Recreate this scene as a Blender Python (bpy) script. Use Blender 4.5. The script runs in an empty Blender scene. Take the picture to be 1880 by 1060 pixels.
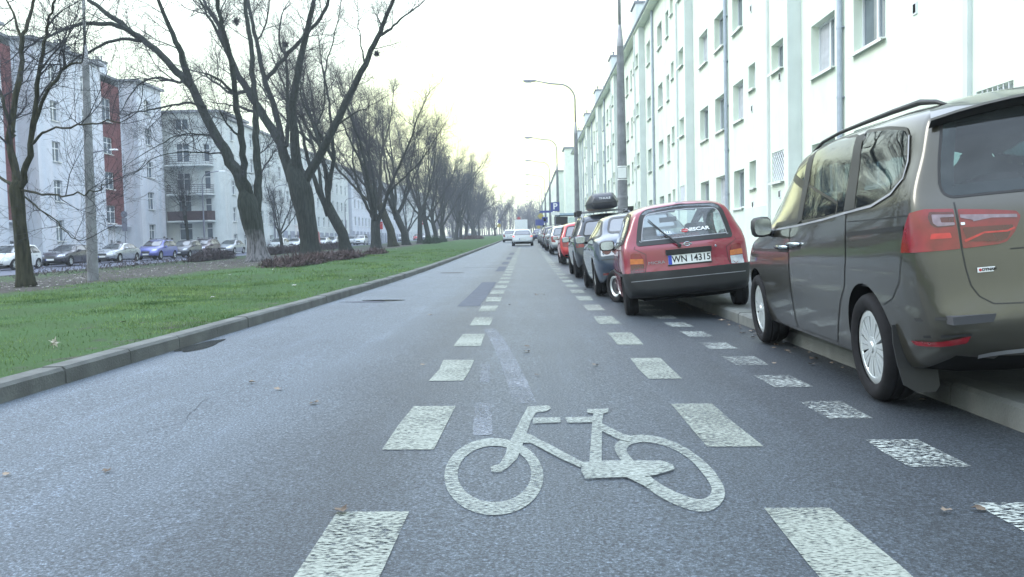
import bpy, bmesh, math, random
import numpy as np
from mathutils import Vector, Matrix
from mathutils.bvhtree import BVHTree

R = math.radians
scene = bpy.context.scene
COL = scene.collection

# ------------------------------------------------------------------ camera
FPX, EYE = 1580.0, 0.97
ROLL, YAW, PIT = R(1.4), math.atan(29.07 / FPX), math.atan(84.3 / FPX)
_F = Vector((-math.sin(YAW) * math.cos(PIT), math.cos(YAW) * math.cos(PIT), -math.sin(PIT)))
_R0 = Vector((math.cos(YAW), math.sin(YAW), 0))
_U0 = _R0.cross(_F)
_R = _R0 * math.cos(ROLL) - _U0 * math.sin(ROLL)
_U = _R0 * math.sin(ROLL) + _U0 * math.cos(ROLL)
EYEPOS = Vector((0, 0, EYE))
cam = bpy.data.cameras.new('camera')
cam.sensor_fit = 'HORIZONTAL'
cam.sensor_width = 36.0
cam.lens = 36.0 * FPX / 1880.0
cam.clip_start, cam.clip_end = 0.05, 5000
camo = bpy.data.objects.new('camera', cam)
COL.objects.link(camo)
_m = Matrix((_R, _U, -_F)).transposed().to_4x4()
_m.translation = EYEPOS
camo.matrix_world = _m
scene.camera = camo

# ------------------------------------------------------------------ sky and sun
SUN_EL, SUN_AZ = R(36), R(-72)       # azimuth from +Y towards +X
w = bpy.data.worlds.new('World')
scene.world = w
w.use_nodes = True
nt = w.node_tree
nt.nodes.clear()
N, L = nt.nodes.new, nt.links.new
out = N('ShaderNodeOutputWorld')
bg = N('ShaderNodeBackground')
tc = N('ShaderNodeTexCoord')
sep = N('ShaderNodeSeparateXYZ')
L(tc.outputs['Generated'], sep.inputs[0])
ramp = N('ShaderNodeValToRGB')          # overcast: warm pale horizon, brighter bluish zenith
el = ramp.color_ramp.elements
el[0].position, el[0].color = 0.0, (1.05, 1.10, 0.92, 1)
el[1].position, el[1].color = 1.0, (2.3, 2.75, 3.5, 1)
for p, c in ((0.06, (1.66, 1.72, 1.0, 1)), (0.16, (1.8, 1.86, 0.86, 1)), (0.30, (1.75, 1.85, 1.0, 1)), (0.48, (1.7, 1.95, 2.2, 1))):
    e = el.new(p)
    e.color = c
L(sep.outputs['Z'], ramp.inputs[0])
sky = N('ShaderNodeTexSky')
sky.sky_type = 'NISHITA'
sky.sun_disc = False
sky.sun_elevation = SUN_EL
sky.sun_rotation = SUN_AZ
skym = N('ShaderNodeMixRGB')
skym.blend_type = 'MULTIPLY'
skym.inputs[0].default_value = 1
skym.inputs[2].default_value = (0.05, 0.05, 0.05, 1)
L(sky.outputs[0], skym.inputs[1])
mixs = N('ShaderNodeMixRGB')
mixs.inputs[0].default_value = 0.93      # cloud cover
L(skym.outputs[0], mixs.inputs[1])
warm = N('ShaderNodeMapRange')           # the pale yellow break in the cloud lies straight ahead
warm.inputs['From Min'].default_value = 0.958
warm.inputs['From Max'].default_value = 0.995
L(sep.outputs['Y'], warm.inputs['Value'])
cool = N('ShaderNodeMixRGB')
L(warm.outputs[0], cool.inputs[0])
ramp2 = N('ShaderNodeValToRGB')
e2 = ramp2.color_ramp.elements
e2[0].position, e2[0].color = 0.0, (1.0, 1.12, 1.08, 1)
e2[1].position, e2[1].color = 1.0, (2.3, 2.75, 3.5, 1)
for p, c in ((0.15, (1.48, 1.66, 1.34, 1)), (0.45, (1.7, 1.95, 2.2, 1))):
    e = e2.new(p)
    e.color = c
L(sep.outputs['Z'], ramp2.inputs[0])
L(ramp2.outputs[0], cool.inputs[1])
L(ramp.outputs[0], cool.inputs[2])
L(cool.outputs[0], mixs.inputs[2])
L(mixs.outputs[0], bg.inputs['Color'])
bg.inputs['Strength'].default_value = 1.0
L(bg.outputs[0], out.inputs[0])

sun = bpy.data.lights.new('sun', 'SUN')
sun.energy = 1.5
sun.angle = R(24)
sun.color = (1.0, 0.97, 0.88)
suno = bpy.data.objects.new('sun', sun)
COL.objects.link(suno)
sd = Vector((math.sin(SUN_AZ) * math.cos(SUN_EL), math.cos(SUN_AZ) * math.cos(SUN_EL), math.sin(SUN_EL)))
suno.rotation_euler = sd.to_track_quat('Z', 'Y').to_euler()

vs = scene.view_settings
scene.display_settings.display_device = 'sRGB'
vs.view_transform = 'Standard'
vs.look = 'None'
vs.exposure = 0.36
vs.gamma = 1.0
vs.use_curve_mapping = False

# ------------------------------------------------------------------ terrain
def rise(y):
    return 0.0125 * (math.sqrt((y - 24) ** 2 + 64) + (y - 24)) / 2 - 0.0125 * (math.sqrt(24 ** 2 + 64) - 24) / 2

def gz(x, y):                            # carriageway: falls gently to the right, climbs beyond 20 m
    return -0.014 * max(-3.3, min(2.45, x)) + rise(y)

def lz(x, y):                            # ground left of the kerb
    f = min(1, max(0, (-x - 9) / 14))
    return 0.046 + 0.12 + rise(y) - 0.32 * f

def pz(y):                               # right pavement
    return -0.034 + 0.125 + rise(y)

def at(px, py, y):                       # a point of the photograph at distance y
    d = _F + _R * ((px - 940) / FPX) - _U * ((py - 530) / FPX)
    return EYEPOS + d * (y / d.y)

def on_road(px, py):
    d = _F + _R * ((px - 940) / FPX) - _U * ((py - 530) / FPX)
    lo, hi = 0.5, 80.0
    for _ in range(50):
        m = (lo + hi) / 2
        p = EYEPOS + d * m
        if p.z < gz(p.x, p.y): hi = m
        else: lo = m
    return EYEPOS + d * hi

# ------------------------------------------------------------------ mesh helpers
class MB:
    def __init__(s):
        s.v, s.f, s.m = [], [], []
    def add(s, vs_, fs, mi=0):
        b = len(s.v)
        s.v.extend([tuple(p) for p in vs_])
        s.f.extend([tuple(b + i for i in f) for f in fs])
        s.m.extend([mi] * len(fs))
    def quad(s, a, b, c, d, mi=0):
        s.add((a, b, c, d), ((0, 1, 2, 3),), mi)
    def box(s, c, d, mi=0, M=None, taper=1.0):
        x, y, z = d[0] / 2, d[1] / 2, d[2] / 2
        P = [(-x, -y, -z), (x, -y, -z), (x, y, -z), (-x, y, -z), (-x * taper, -y * taper, z), (x * taper, -y * taper, z), (x * taper, y * taper, z), (-x * taper, y * taper, z)]
        P = [Vector(p) for p in P]
        if M is not None: P = [M @ p for p in P]
        P = [p + Vector(c) for p in P]
        s.add(P, ((0, 3, 2, 1), (4, 5, 6, 7), (0, 1, 5, 4), (1, 2, 6, 5), (2, 3, 7, 6), (3, 0, 4, 7)), mi)
    def prism(s, poly, fn, mi=0):        # poly 2D, fn(u,v,k) -> 3D for k = 0, 1
        n = len(poly)
        a = [fn(u, v, 0) for u, v in poly]
        b = [fn(u, v, 1) for u, v in poly]
        s.add(a + b, [tuple(range(n))[::-1], tuple(range(n, 2 * n))] + [(i, (i + 1) % n, n + (i + 1) % n, n + i) for i in range(n)], mi)
    def tube(s, pts, rad, n=6, mi=0, cap=True, rough=None):
        pts = [Vector(p) for p in pts]
        t = (pts[1] - pts[0]).normalized()
        u = t.orthogonal().normalized()
        vs_, k = [], len(pts)
        for i, p in enumerate(pts):
            t2 = (pts[min(i + 1, k - 1)] - pts[max(i - 1, 0)])
            if t2.length > 1e-9: t2.normalize()
            else: t2 = t
            u = (u - t2 * u.dot(t2))
            if u.length < 1e-6: u = t2.orthogonal()
            u.normalize()
            v = t2.cross(u)
            r = rad[i] if hasattr(rad, '__len__') else rad
            for j in range(n):
                a = 2 * math.pi * j / n
                rr = r * (rough(i, j) if rough else 1)
                vs_.append(p + u * (rr * math.cos(a)) + v * (rr * math.sin(a)))
            t = t2
        fs = [(i * n + j, i * n + (j + 1) % n, (i + 1) * n + (j + 1) % n, (i + 1) * n + j) for i in range(k - 1) for j in range(n)]
        if cap: fs += [tuple(range(n))[::-1], tuple((k - 1) * n + j for j in range(n))]
        s.add(vs_, fs, mi)
    def lathe(s, prof, c=(0, 0, 0), n=24, axis='Z', mi=0):   # prof: (r, h)
        vs_ = []
        for r, h in prof:
            for j in range(n):
                a = 2 * math.pi * j / n
                p = (r * math.cos(a), r * math.sin(a), h)
                if axis == 'X': p = (h, r * math.cos(a), r * math.sin(a))
                if axis == 'Y': p = (r * math.sin(a), h, r * math.cos(a))
                vs_.append((p[0] + c[0], p[1] + c[1], p[2] + c[2]))
        k = len(prof)
        fs = [(i * n + j, i * n + (j + 1) % n, (i + 1) * n + (j + 1) % n, (i + 1) * n + j) for i in range(k - 1) for j in range(n)]
        s.add(vs_, fs, mi)
    def build(s, name, mats, parent=None, smooth=False, sharp=None):
        me = bpy.data.meshes.new(name)
        me.from_pydata(s.v, [], s.f)
        return link_mesh(me, name, mats, parent, smooth, sharp, s.m)

def link_mesh(me, name, mats, parent=None, smooth=False, sharp=None, mi=None):
    for m in (mats if isinstance(mats, (list, tuple)) else [mats]):
        me.materials.append(m)
    n = len(me.polygons)
    if mi is not None and any(mi): me.polygons.foreach_set('material_index', np.array(mi, dtype=np.int32))
    if smooth:
        me.polygons.foreach_set('use_smooth', np.ones(n, dtype=bool))
        if sharp: me.set_sharp_from_angle(angle=R(sharp))
    me.update()
    o = bpy.data.objects.new(name, me)
    COL.objects.link(o)
    if parent: o.parent = parent
    return o

def np_mesh(name, verts, faces, mats, parent=None):           # faces: (n, k) array
    me = bpy.data.meshes.new(name)
    k = faces.shape[1]
    me.vertices.add(len(verts)); me.loops.add(faces.size); me.polygons.add(len(faces))
    me.vertices.foreach_set('co', verts.astype(np.float32).ravel())
    me.loops.foreach_set('vertex_index', faces.astype(np.int32).ravel())
    me.polygons.foreach_set('loop_start', np.arange(0, faces.size, k, dtype=np.int32))
    me.polygons.foreach_set('loop_total', np.full(len(faces), k, dtype=np.int32))
    me.update(calc_edges=True)
    return link_mesh(me, name, mats, parent)

def tag(o, label=None, cat=None, group=None, kind=None):
    if label: o['label'] = label
    if cat: o['category'] = cat
    if group: o['group'] = group
    if kind: o['kind'] = kind
    return o

def thing(name, label, cat, loc=(0, 0, 0), rot=(0, 0, 0), group=None):
    o = bpy.data.objects.new(name, None)
    o.empty_display_size = 0.2
    COL.objects.link(o)
    o.location = loc
    o.rotation_euler = rot
    return tag(o, label, cat, group)

def copy_tree(o, parent=None):
    c = o.copy()
    COL.objects.link(c)
    c.parent = parent
    for ch in list(o.children): copy_tree(ch, c)
    return c

# ------------------------------------------------------------------ materials
def mat(name, c, rough=0.6, metal=0.0, var=0.12, scale=6.0, bump=0.0, bscale=None, coat=0.0, spec=0.5, ior=1.5, c2=None, emit=0.0, detail=4):
    m = bpy.data.materials.new(name)
    m.use_nodes = True
    t = m.node_tree
    b = t.nodes['Principled BSDF']
    b.inputs['Roughness'].default_value = rough
    b.inputs['Metallic'].default_value = metal
    b.inputs['Coat Weight'].default_value = coat
    b.inputs['Coat Roughness'].default_value = 0.05
    b.inputs['Specular IOR Level'].default_value = spec
    b.inputs['IOR'].default_value = ior
    tcx = t.nodes.new('ShaderNodeTexCoord')
    if var > 0 or c2:
        nz = t.nodes.new('ShaderNodeTexNoise')
        nz.inputs['Scale'].default_value = scale
        nz.inputs['Detail'].default_value = detail
        t.links.new(tcx.outputs['Object'], nz.inputs['Vector'])
        rp = t.nodes.new('ShaderNodeValToRGB')
        rp.color_ramp.elements[0].position = 0.3
        rp.color_ramp.elements[1].position = 0.7
        a = [x * (1 - var) for x in c]
        d = [min(1, x * (1 + var)) for x in (c2 or c)]
        rp.color_ramp.elements[0].color = (*a, 1)
        rp.color_ramp.elements[1].color = (*d, 1)
        t.links.new(nz.outputs['Fac'], rp.inputs[0])
        t.links.new(rp.outputs[0], b.inputs['Base Color'])
    else:
        b.inputs['Base Color'].default_value = (*c, 1)
    if bump > 0:
        n2 = t.nodes.new('ShaderNodeTexNoise')
        n2.inputs['Scale'].default_value = bscale or scale * 6
        n2.inputs['Detail'].default_value = 5
        t.links.new(tcx.outputs['Object'], n2.inputs['Vector'])
        bp = t.nodes.new('ShaderNodeBump')
        bp.inputs['Strength'].default_value = bump
        bp.inputs['Distance'].default_value = 0.02
        t.links.new(n2.outputs['Fac'], bp.inputs['Height'])
        t.links.new(bp.outputs[0], b.inputs['Normal'])
    if emit:
        b.inputs['Emission Color'].default_value = (*c, 1)
        b.inputs['Emission Strength'].default_value = emit
    return m

def glass_mat(name, tint, gloss=1.0, ior=1.6, dust=0.0):          # thin see-through pane
    m = bpy.data.materials.new(name)
    m.use_nodes = True
    t = m.node_tree
    t.nodes.clear()
    o = t.nodes.new('ShaderNodeOutputMaterial')
    tr = t.nodes.new('ShaderNodeBsdfTransparent')
    tr.inputs[0].default_value = (*tint, 1)
    gl = t.nodes.new('ShaderNodeBsdfGlossy')
    gl.inputs['Roughness'].default_value = 0.02
    gl.inputs[0].default_value = (0.95 * gloss, 0.98 * gloss, 1.0 * gloss, 1)
    lw = t.nodes.new('ShaderNodeLayerWeight')           # Schlick reflectance, the same from both sides of the pane
    pw = t.nodes.new('ShaderNodeMath'); pw.operation = 'POWER'; pw.inputs[1].default_value = 5.0
    t.links.new(lw.outputs['Facing'], pw.inputs[0])
    f0 = ((ior - 1) / (ior + 1)) ** 2
    fr = t.nodes.new('ShaderNodeMath'); fr.operation = 'MULTIPLY_ADD'; fr.inputs[1].default_value = 1 - f0; fr.inputs[2].default_value = f0
    t.links.new(pw.outputs[0], fr.inputs[0])
    mx = t.nodes.new('ShaderNodeMixShader')
    t.links.new(fr.outputs[0], mx.inputs[0])
    src = tr
    if dust:
        df = t.nodes.new('ShaderNodeBsdfDiffuse')
        df.inputs[0].default_value = (0.5, 0.55, 0.6, 1)
        m2 = t.nodes.new('ShaderNodeMixShader')
        nz = t.nodes.new('ShaderNodeTexNoise')
        nz.inputs['Scale'].default_value = 5
        mr = t.nodes.new('ShaderNodeMath'); mr.operation = 'MULTIPLY'; mr.inputs[1].default_value = 2 * dust
        t.links.new(nz.outputs['Fac'], mr.inputs[0])
        t.links.new(mr.outputs[0], m2.inputs[0])
        t.links.new(tr.outputs[0], m2.inputs[1]); t.links.new(df.outputs[0], m2.inputs[2])
        src = m2
    t.links.new(src.outputs[0], mx.inputs[1])
    t.links.new(gl.outputs[0], mx.inputs[2])
    t.links.new(mx.outputs[0], o.inputs[0])
    return m

def worn_paint(name, c, thr, rowscale, alpha_soft=0.06):           # road paint broken up so that asphalt shows through
    m = bpy.data.materials.new(name)
    m.use_nodes = True
    t = m.node_tree
    N, L = t.nodes.new, t.links.new
    b = t.nodes['Principled BSDF']
    o = t.nodes['Material Output']
    b.inputs['Roughness'].default_value = 0.75
    tcx = N('ShaderNodeTexCoord')
    mp = N('ShaderNodeMapping')
    mp.inputs['Scale'].default_value = (0.38, 1.0, 1.0)
    L(tcx.outputs['Object'], mp.inputs[0])
    n1 = N('ShaderNodeTexNoise'); n1.inputs['Scale'].default_value = rowscale; n1.inputs['Detail'].default_value = 3
    L(mp.outputs[0], n1.inputs['Vector'])
    n2 = N('ShaderNodeTexNoise'); n2.inputs['Scale'].default_value = 1.6; n2.inputs['Detail'].default_value = 3
    L(tcx.outputs['Object'], n2.inputs['Vector'])
    ad = N('ShaderNodeMath'); ad.operation = 'MULTIPLY_ADD'; ad.inputs[1].default_value = 0.35
    L(n2.outputs['Fac'], ad.inputs[0]); L(n1.outputs['Fac'], ad.inputs[2])
    mr = N('ShaderNodeMapRange')
    mr.inputs['From Min'].default_value = thr - alpha_soft
    mr.inputs['From Max'].default_value = thr + alpha_soft
    L(ad.outputs[0], mr.inputs['Value'])
    n3 = N('ShaderNodeTexNoise'); n3.inputs['Scale'].default_value = 70
    L(tcx.outputs['Object'], n3.inputs['Vector'])
    rp = N('ShaderNodeValToRGB')
    rp.color_ramp.elements[0].color = (c[0] * .7, c[1] * .7, c[2] * .7, 1); rp.color_ramp.elements[0].position = .3
    rp.color_ramp.elements[1].color = (*c, 1); rp.color_ramp.elements[1].position = .65
    L(n3.outputs['Fac'], rp.inputs[0]); L(rp.outputs[0], b.inputs['Base Color'])
    tr = N('ShaderNodeBsdfTransparent')
    mx = N('ShaderNodeMixShader')
    L(mr.outputs[0], mx.inputs[0]); L(tr.outputs[0], mx.inputs[1]); L(b.outputs[0], mx.inputs[2])
    L(mx.outputs[0], o.inputs[0])
    return m

def asphalt_mat(name, strips=True):
    m = bpy.data.materials.new(name)
    m.use_nodes = True
    t = m.node_tree
    N, L = t.nodes.new, t.links.new
    b = t.nodes['Principled BSDF']
    tcx = N('ShaderNodeTexCoord')
    def noise(s, d=4, rough=.6):
        n = N('ShaderNodeTexNoise'); n.inputs['Scale'].default_value = s; n.inputs['Detail'].default_value = d; n.inputs['Roughness'].default_value = rough
        L(tcx.outputs['Object'], n.inputs['Vector']); return n
    def ramp(src, stops):
        r = N('ShaderNodeValToRGB')
        e = r.color_ramp.elements
        e[0].position, e[0].color = stops[0][0], (*stops[0][1], 1)
        e[1].position, e[1].color = stops[-1][0], (*stops[-1][1], 1)
        for p, c in stops[1:-1]:
            q = e.new(p); q.color = (*c, 1)
        L(src, r.inputs[0]); return r
    def mul(a, c, f=1.0):
        x = N('ShaderNodeMixRGB'); x.blend_type = 'MULTIPLY'; x.inputs[0].default_value = f
        L(a, x.inputs[1]); L(c, x.inputs[2]); return x
    big = noise(0.55, 5)
    c0 = ramp(big.outputs['Fac'], ((.3, (.043, .055, .069)), (.7, (.059, .074, .090))))
    fine = noise(85, 3, .85)
    c1 = ramp(fine.outputs['Fac'], ((.30, (.22, .22, .24)), (.46, (.72, .72, .72)), (.55, (1.1, 1.1, 1.1)), (.66, (2.7, 2.75, 2.8))))
    col = mul(c0.outputs[0], c1.outputs[0])
    med = noise(38, 4)
    c2 = ramp(med.outputs['Fac'], ((.32, (.66, .66, .68)), (.68, (1.34, 1.34, 1.34))))
    col = mul(col.outputs[0], c2.outputs[0])
    if strips:                           # older and newer surfacing across the carriageway
        sp = N('ShaderNodeSeparateXYZ'); L(tcx.outputs['Object'], sp.inputs[0])
        wob = noise(0.9, 4)
        a = N('ShaderNodeMath'); a.operation = 'MULTIPLY_ADD'; a.inputs[1].default_value = 0.45
        L(wob.outputs['Fac'], a.inputs[0]); L(sp.outputs['X'], a.inputs[2])
        mr = N('ShaderNodeMapRange'); mr.inputs['From Min'].default_value = -3.2; mr.inputs['From Max'].default_value = 2.8
        L(a.outputs[0], mr.inputs['Value'])
        f = lambda x: (x + .22 + 3.2) / 6.0
        g = lambda k: (k, k, k)
        c3 = ramp(mr.outputs[0], ((f(-3.2), g(1.75)), (f(-2.9), g(1.6)), (f(-2.5), g(1.5)), (f(-1.55), g(1.5)), (f(-1.2), g(1.1)), (f(-.85), g(.78)), (f(-.55), g(.84)), (f(-.25), g(1.12)), (f(.6), g(1.0)), (f(1.05), g(.86)), (f(1.4), g(.66)), (f(2.0), g(.55)), (f(2.45), g(.46))))
        col = mul(col.outputs[0], c3.outputs[0])
        # scuffed pale streak along the lane
        mp = N('ShaderNodeMapping'); mp.inputs['Scale'].default_value = (5.5, .5, 1); L(tcx.outputs['Object'], mp.inputs[0])
        n5 = N('ShaderNodeTexNoise'); n5.inputs['Scale'].default_value = 1.0; n5.inputs['Detail'].default_value = 5; L(mp.outputs[0], n5.inputs['Vector'])
        c5 = ramp(n5.outputs['Fac'], ((.40, (.93, .93, .93)), (.58, (1, 1, 1)), (.74, (1.2, 1.2, 1.22))))
        col = mul(col.outputs[0], c5.outputs[0])
    L(col.outputs[0], b.inputs['Base Color'])
    r2 = ramp(fine.outputs['Fac'], ((.3, (.66,) * 3), (.7, (.40,) * 3)))
    L(r2.outputs[0], b.inputs['Roughness'])
    b.inputs['Specular IOR Level'].default_value = 0.45
    bp = N('ShaderNodeBump'); bp.inputs['Strength'].default_value = .55; bp.inputs['Distance'].default_value = .012
    L(fine.outputs['Fac'], bp.inputs['Height']); L(bp.outputs[0], b.inputs['Normal'])
    return m

def lawn_mat():
    m = bpy.data.materials.new('lawn_soil')
    m.use_nodes = True
    t = m.node_tree
    N, L = t.nodes.new, t.links.new
    b = t.nodes['Principled BSDF']
    b.inputs['Roughness'].default_value = .95
    b.inputs['Specular IOR Level'].default_value = .1
    tcx = N('ShaderNodeTexCoord')
    def noise(s, d=5):
        n = N('ShaderNodeTexNoise'); n.inputs['Scale'].default_value = s; n.inputs['Detail'].default_value = d
        L(tcx.outputs['Object'], n.inputs['Vector']); return n
    g = noise(.6); gf = noise(48, 5)
    rg = N('ShaderNodeValToRGB')
    rg.color_ramp.elements[0].position = .3; rg.color_ramp.elements[0].color = (.048, .062, .032, 1)
    rg.color_ramp.elements[1].position = .7; rg.color_ramp.elements[1].color = (.054, .118, .042, 1)
    ad = N('ShaderNodeMath'); ad.operation = 'MULTIPLY_ADD'; ad.inputs[1].default_value = .5
    mn = N('ShaderNodeMath'); mn.operation = 'MULTIPLY'; mn.inputs[1].default_value = .62
    L(gf.outputs['Fac'], mn.inputs[0]); L(g.outputs['Fac'], ad.inputs[0]); L(mn.outputs[0], ad.inputs[2])
    L(ad.outputs[0], rg.inputs[0])
    rd = N('ShaderNodeValToRGB')
    rd.color_ramp.elements[0].position = .3; rd.color_ramp.elements[0].color = (.028, .030, .026, 1)
    rd.color_ramp.elements[1].position = .72; rd.color_ramp.elements[1].color = (.12, .11, .105, 1)
    L(noise(9, 6).outputs['Fac'], rd.inputs[0])
    sp = N('ShaderNodeSeparateXYZ'); L(tcx.outputs['Object'], sp.inputs[0])
    wb = noise(.28, 5)
    a = N('ShaderNodeMath'); a.operation = 'MULTIPLY_ADD'; a.inputs[1].default_value = 7.0
    L(wb.outputs['Fac'], a.inputs[0]); L(sp.outputs['X'], a.inputs[2])
    rm = N('ShaderNodeMapRange'); rm.inputs['From Min'].default_value = -24; rm.inputs['From Max'].default_value = 2
    L(a.outputs[0], rm.inputs['Value'])
    rk = N('ShaderNodeValToRGB')             # share of grass across the strip, from hedge (0) to kerb (1)
    e = rk.color_ramp.elements
    f = lambda x: (x + 3.5 + 24) / 26
    e[0].position, e[0].color = f(-20.5), (.55,) * 3 + (1,)
    e[1].position, e[1].color = f(-3.4), (.70,) * 3 + (1,)
    for x, v in ((-19, .45), (-17.2, .05), (-12.6, .08), (-10.6, .85), (-5.5, 1.0), (-4.2, .9)):
        q = e.new(f(x)); q.color = (v, v, v, 1)
    L(rm.outputs[0], rk.inputs[0])
    sub = N('ShaderNodeMath'); sub.operation = 'ADD'
    nf = noise(3.2, 6)
    mn2 = N('ShaderNodeMapRange'); mn2.inputs['From Min'].default_value = .25; mn2.inputs['From Max'].default_value = .75; mn2.inputs['To Min'].default_value = -.45; mn2.inputs['To Max'].default_value = .45
    L(nf.outputs['Fac'], mn2.inputs['Value']); L(rk.outputs[0], sub.inputs[0]); L(mn2.outputs[0], sub.inputs[1])
    st = N('ShaderNodeMapRange'); st.inputs['From Min'].default_value = .35; st.inputs['From Max'].default_value = .65
    L(sub.outputs[0], st.inputs['Value'])
    mx = N('ShaderNodeMixRGB'); L(st.outputs[0], mx.inputs[0]); L(rd.outputs[0], mx.inputs[1]); L(rg.outputs[0], mx.inputs[2])
    L(mx.outputs[0], b.inputs['Base Color'])
    bp = N('ShaderNodeBump'); bp.inputs['Strength'].default_value = .8; bp.inputs['Distance'].default_value = .04
    L(gf.outputs['Fac'], bp.inputs['Height']); L(bp.outputs[0], b.inputs['Normal'])
    return m

def bark_mat(name, a, c, base=None):
    m = bpy.data.materials.new(name)
    m.use_nodes = True
    t = m.node_tree
    N, L = t.nodes.new, t.links.new
    b = t.nodes['Principled BSDF']
    b.inputs['Roughness'].default_value = .92
    b.inputs['Specular IOR Level'].default_value = .15
    tcx = N('ShaderNodeTexCoord')
    mp = N('ShaderNodeMapping'); mp.inputs['Scale'].default_value = (9, 9, 1.4); L(tcx.outputs['Object'], mp.inputs[0])
    n = N('ShaderNodeTexNoise'); n.inputs['Scale'].default_value = 1.3; n.inputs['Detail'].default_value = 6; L(mp.outputs[0], n.inputs['Vector'])
    r = N('ShaderNodeValToRGB')
    r.color_ramp.elements[0].position = .35; r.color_ramp.elements[0].color = (*a, 1)
    r.color_ramp.elements[1].position = .68; r.color_ramp.elements[1].color = (*c, 1)
    L(n.outputs['Fac'], r.inputs[0])
    src = r
    if base:                              # pale weathered bark at the foot of the trunk
        sp = N('ShaderNodeSeparateXYZ'); L(tcx.outputs['Object'], sp.inputs[0])
        n2 = N('ShaderNodeTexNoise'); n2.inputs['Scale'].default_value = 2.2; L(tcx.outputs['Object'], n2.inputs['Vector'])
        ad = N('ShaderNodeMath'); ad.operation = 'MULTIPLY_ADD'; ad.inputs[1].default_value = -1.6
        L(n2.outputs['Fac'], ad.inputs[0]); L(sp.outputs['Z'], ad.inputs[2])
        mr = N('ShaderNodeMapRange'); mr.inputs['From Min'].default_value = .9; mr.inputs['From Max'].default_value = .2
        L(ad.outputs[0], mr.inputs['Value'])
        r2 = N('ShaderNodeValToRGB')
        r2.color_ramp.elements[0].position = .38; r2.color_ramp.elements[0].color = (*[x * .3 for x in base], 1)
        r2.color_ramp.elements[1].position = .6; r2.color_ramp.elements[1].color = (*base, 1)
        L(n.outputs['Fac'], r2.inputs[0])
        mx = N('ShaderNodeMixRGB'); L(mr.outputs[0], mx.inputs[0]); L(r.outputs[0], mx.inputs[1]); L(r2.outputs[0], mx.inputs[2])
        src = mx
    L(src.outputs[0], b.inputs['Base Color'])
    bp = N('ShaderNodeBump'); bp.inputs['Strength'].default_value = 1.0; bp.inputs['Distance'].default_value = .05
    L(n.outputs['Fac'], bp.inputs['Height']); L(bp.outputs[0], b.inputs['Normal'])
    return m

def wall_mat(name, c, streak=.08):
    m = bpy.data.materials.new(name)
    m.use_nodes = True
    t = m.node_tree
    N, L = t.nodes.new, t.links.new
    b = t.nodes['Principled BSDF']
    b.inputs['Roughness'].default_value = .9
    b.inputs['Specular IOR Level'].default_value = .2
    tcx = N('ShaderNodeTexCoord')
    mp = N('ShaderNodeMapping'); mp.inputs['Scale'].default_value = (1.1, 1.1, .12); L(tcx.outputs['Object'], mp.inputs[0])
    n = N('ShaderNodeTexNoise'); n.inputs['Scale'].default_value = 1.2; n.inputs['Detail'].default_value = 4; L(mp.outputs[0], n.inputs['Vector'])
    r = N('ShaderNodeValToRGB')
    r.color_ramp.elements[0].position = .3; r.color_ramp.elements[0].color = (c[0] * (1 - 1.5 * streak), c[1] * (1 - .9 * streak), c[2] * (1 - .5 * streak), 1)
    r.color_ramp.elements[1].position = .7; r.color_ramp.elements[1].color = (*c, 1)
    L(n.outputs['Fac'], r.inputs[0])
    n2 = N('ShaderNodeTexNoise'); n2.inputs['Scale'].default_value = 1.7; n2.inputs['Detail'].default_value = 7; L(tcx.outputs['Object'], n2.inputs['Vector'])
    r2 = N('ShaderNodeValToRGB')
    r2.color_ramp.elements[0].position = .3; r2.color_ramp.elements[0].color = (.93, .93, .93, 1)
    r2.color_ramp.elements[1].position = .65; r2.color_ramp.elements[1].color = (1.03, 1.03, 1.03, 1)
    L(n2.outputs['Fac'], r2.inputs[0])
    x = N('ShaderNodeMixRGB'); x.blend_type = 'MULTIPLY'; x.inputs[0].default_value = 1
    L(r.outputs[0], x.inputs[1]); L(r2.outputs[0], x.inputs[2]); L(x.outputs[0], b.inputs['Base Color'])
    bp = N('ShaderNodeBump'); bp.inputs['Strength'].default_value = .15; bp.inputs['Distance'].default_value = .01
    n4 = N('ShaderNodeTexNoise'); n4.inputs['Scale'].default_value = 60; L(tcx.outputs['Object'], n4.inputs['Vector'])
    L(n4.outputs['Fac'], bp.inputs['Height']); L(bp.outputs[0], b.inputs['Normal'])
    return m

MT = {}
MT['asphalt'] = asphalt_mat('asphalt')
MT['asphalt_far'] = mat('side_asphalt', (.10, .11, .15), .7, var=.2, scale=1.5)
MT['paint'] = worn_paint('road_paint', (.29, .32, .285), .60, 120, .10)
MT['paint_bike'] = worn_paint('bike_paint', (.31, .345, .32), .625, 130, .16)
MT['paint_old'] = worn_paint('old_road_paint', (.40, .44, .42), .715, 95, .07)
MT['kerb'] = mat('kerb_stone', (.105, .112, .108), .85, var=.3, scale=3, bump=.4, bscale=60)
MT['kerb2'] = mat('kerb_concrete', (.105, .112, .108), .85, var=.3, scale=3, bump=.4, bscale=60)
MT['lawn'] = lawn_mat()
MT['pave'] = mat('paving', (.085, .09, .095), .85, var=.25, scale=2, bump=.3)
MT['ground'] = mat('ground_soil', (.08, .10, .06), .95, var=.3, scale=.3)
MT['bark'] = bark_mat('bark', (.012, .016, .014), (.040, .047, .042))
MT['bark_pale'] = bark_mat('bark_pale', (.012, .017, .014), (.040, .048, .041), (.17, .17, .18))
MT['bark_moss'] = bark_mat('bark_moss', (.016, .018, .011), (.055, .056, .038))
MT['twig'] = mat('twig', (.042, .044, .052), .9, var=.3, scale=2, spec=.1)
MT['twig_hazed'] = mat('twig_hazed', (.085, .082, .10), .9, var=.3, scale=2, spec=.1)  # far wood only: distance haze mixed into the twig colour
MT['wall_right'] = wall_mat('render_white_green', (.765, .82, .70), .08)
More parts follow.
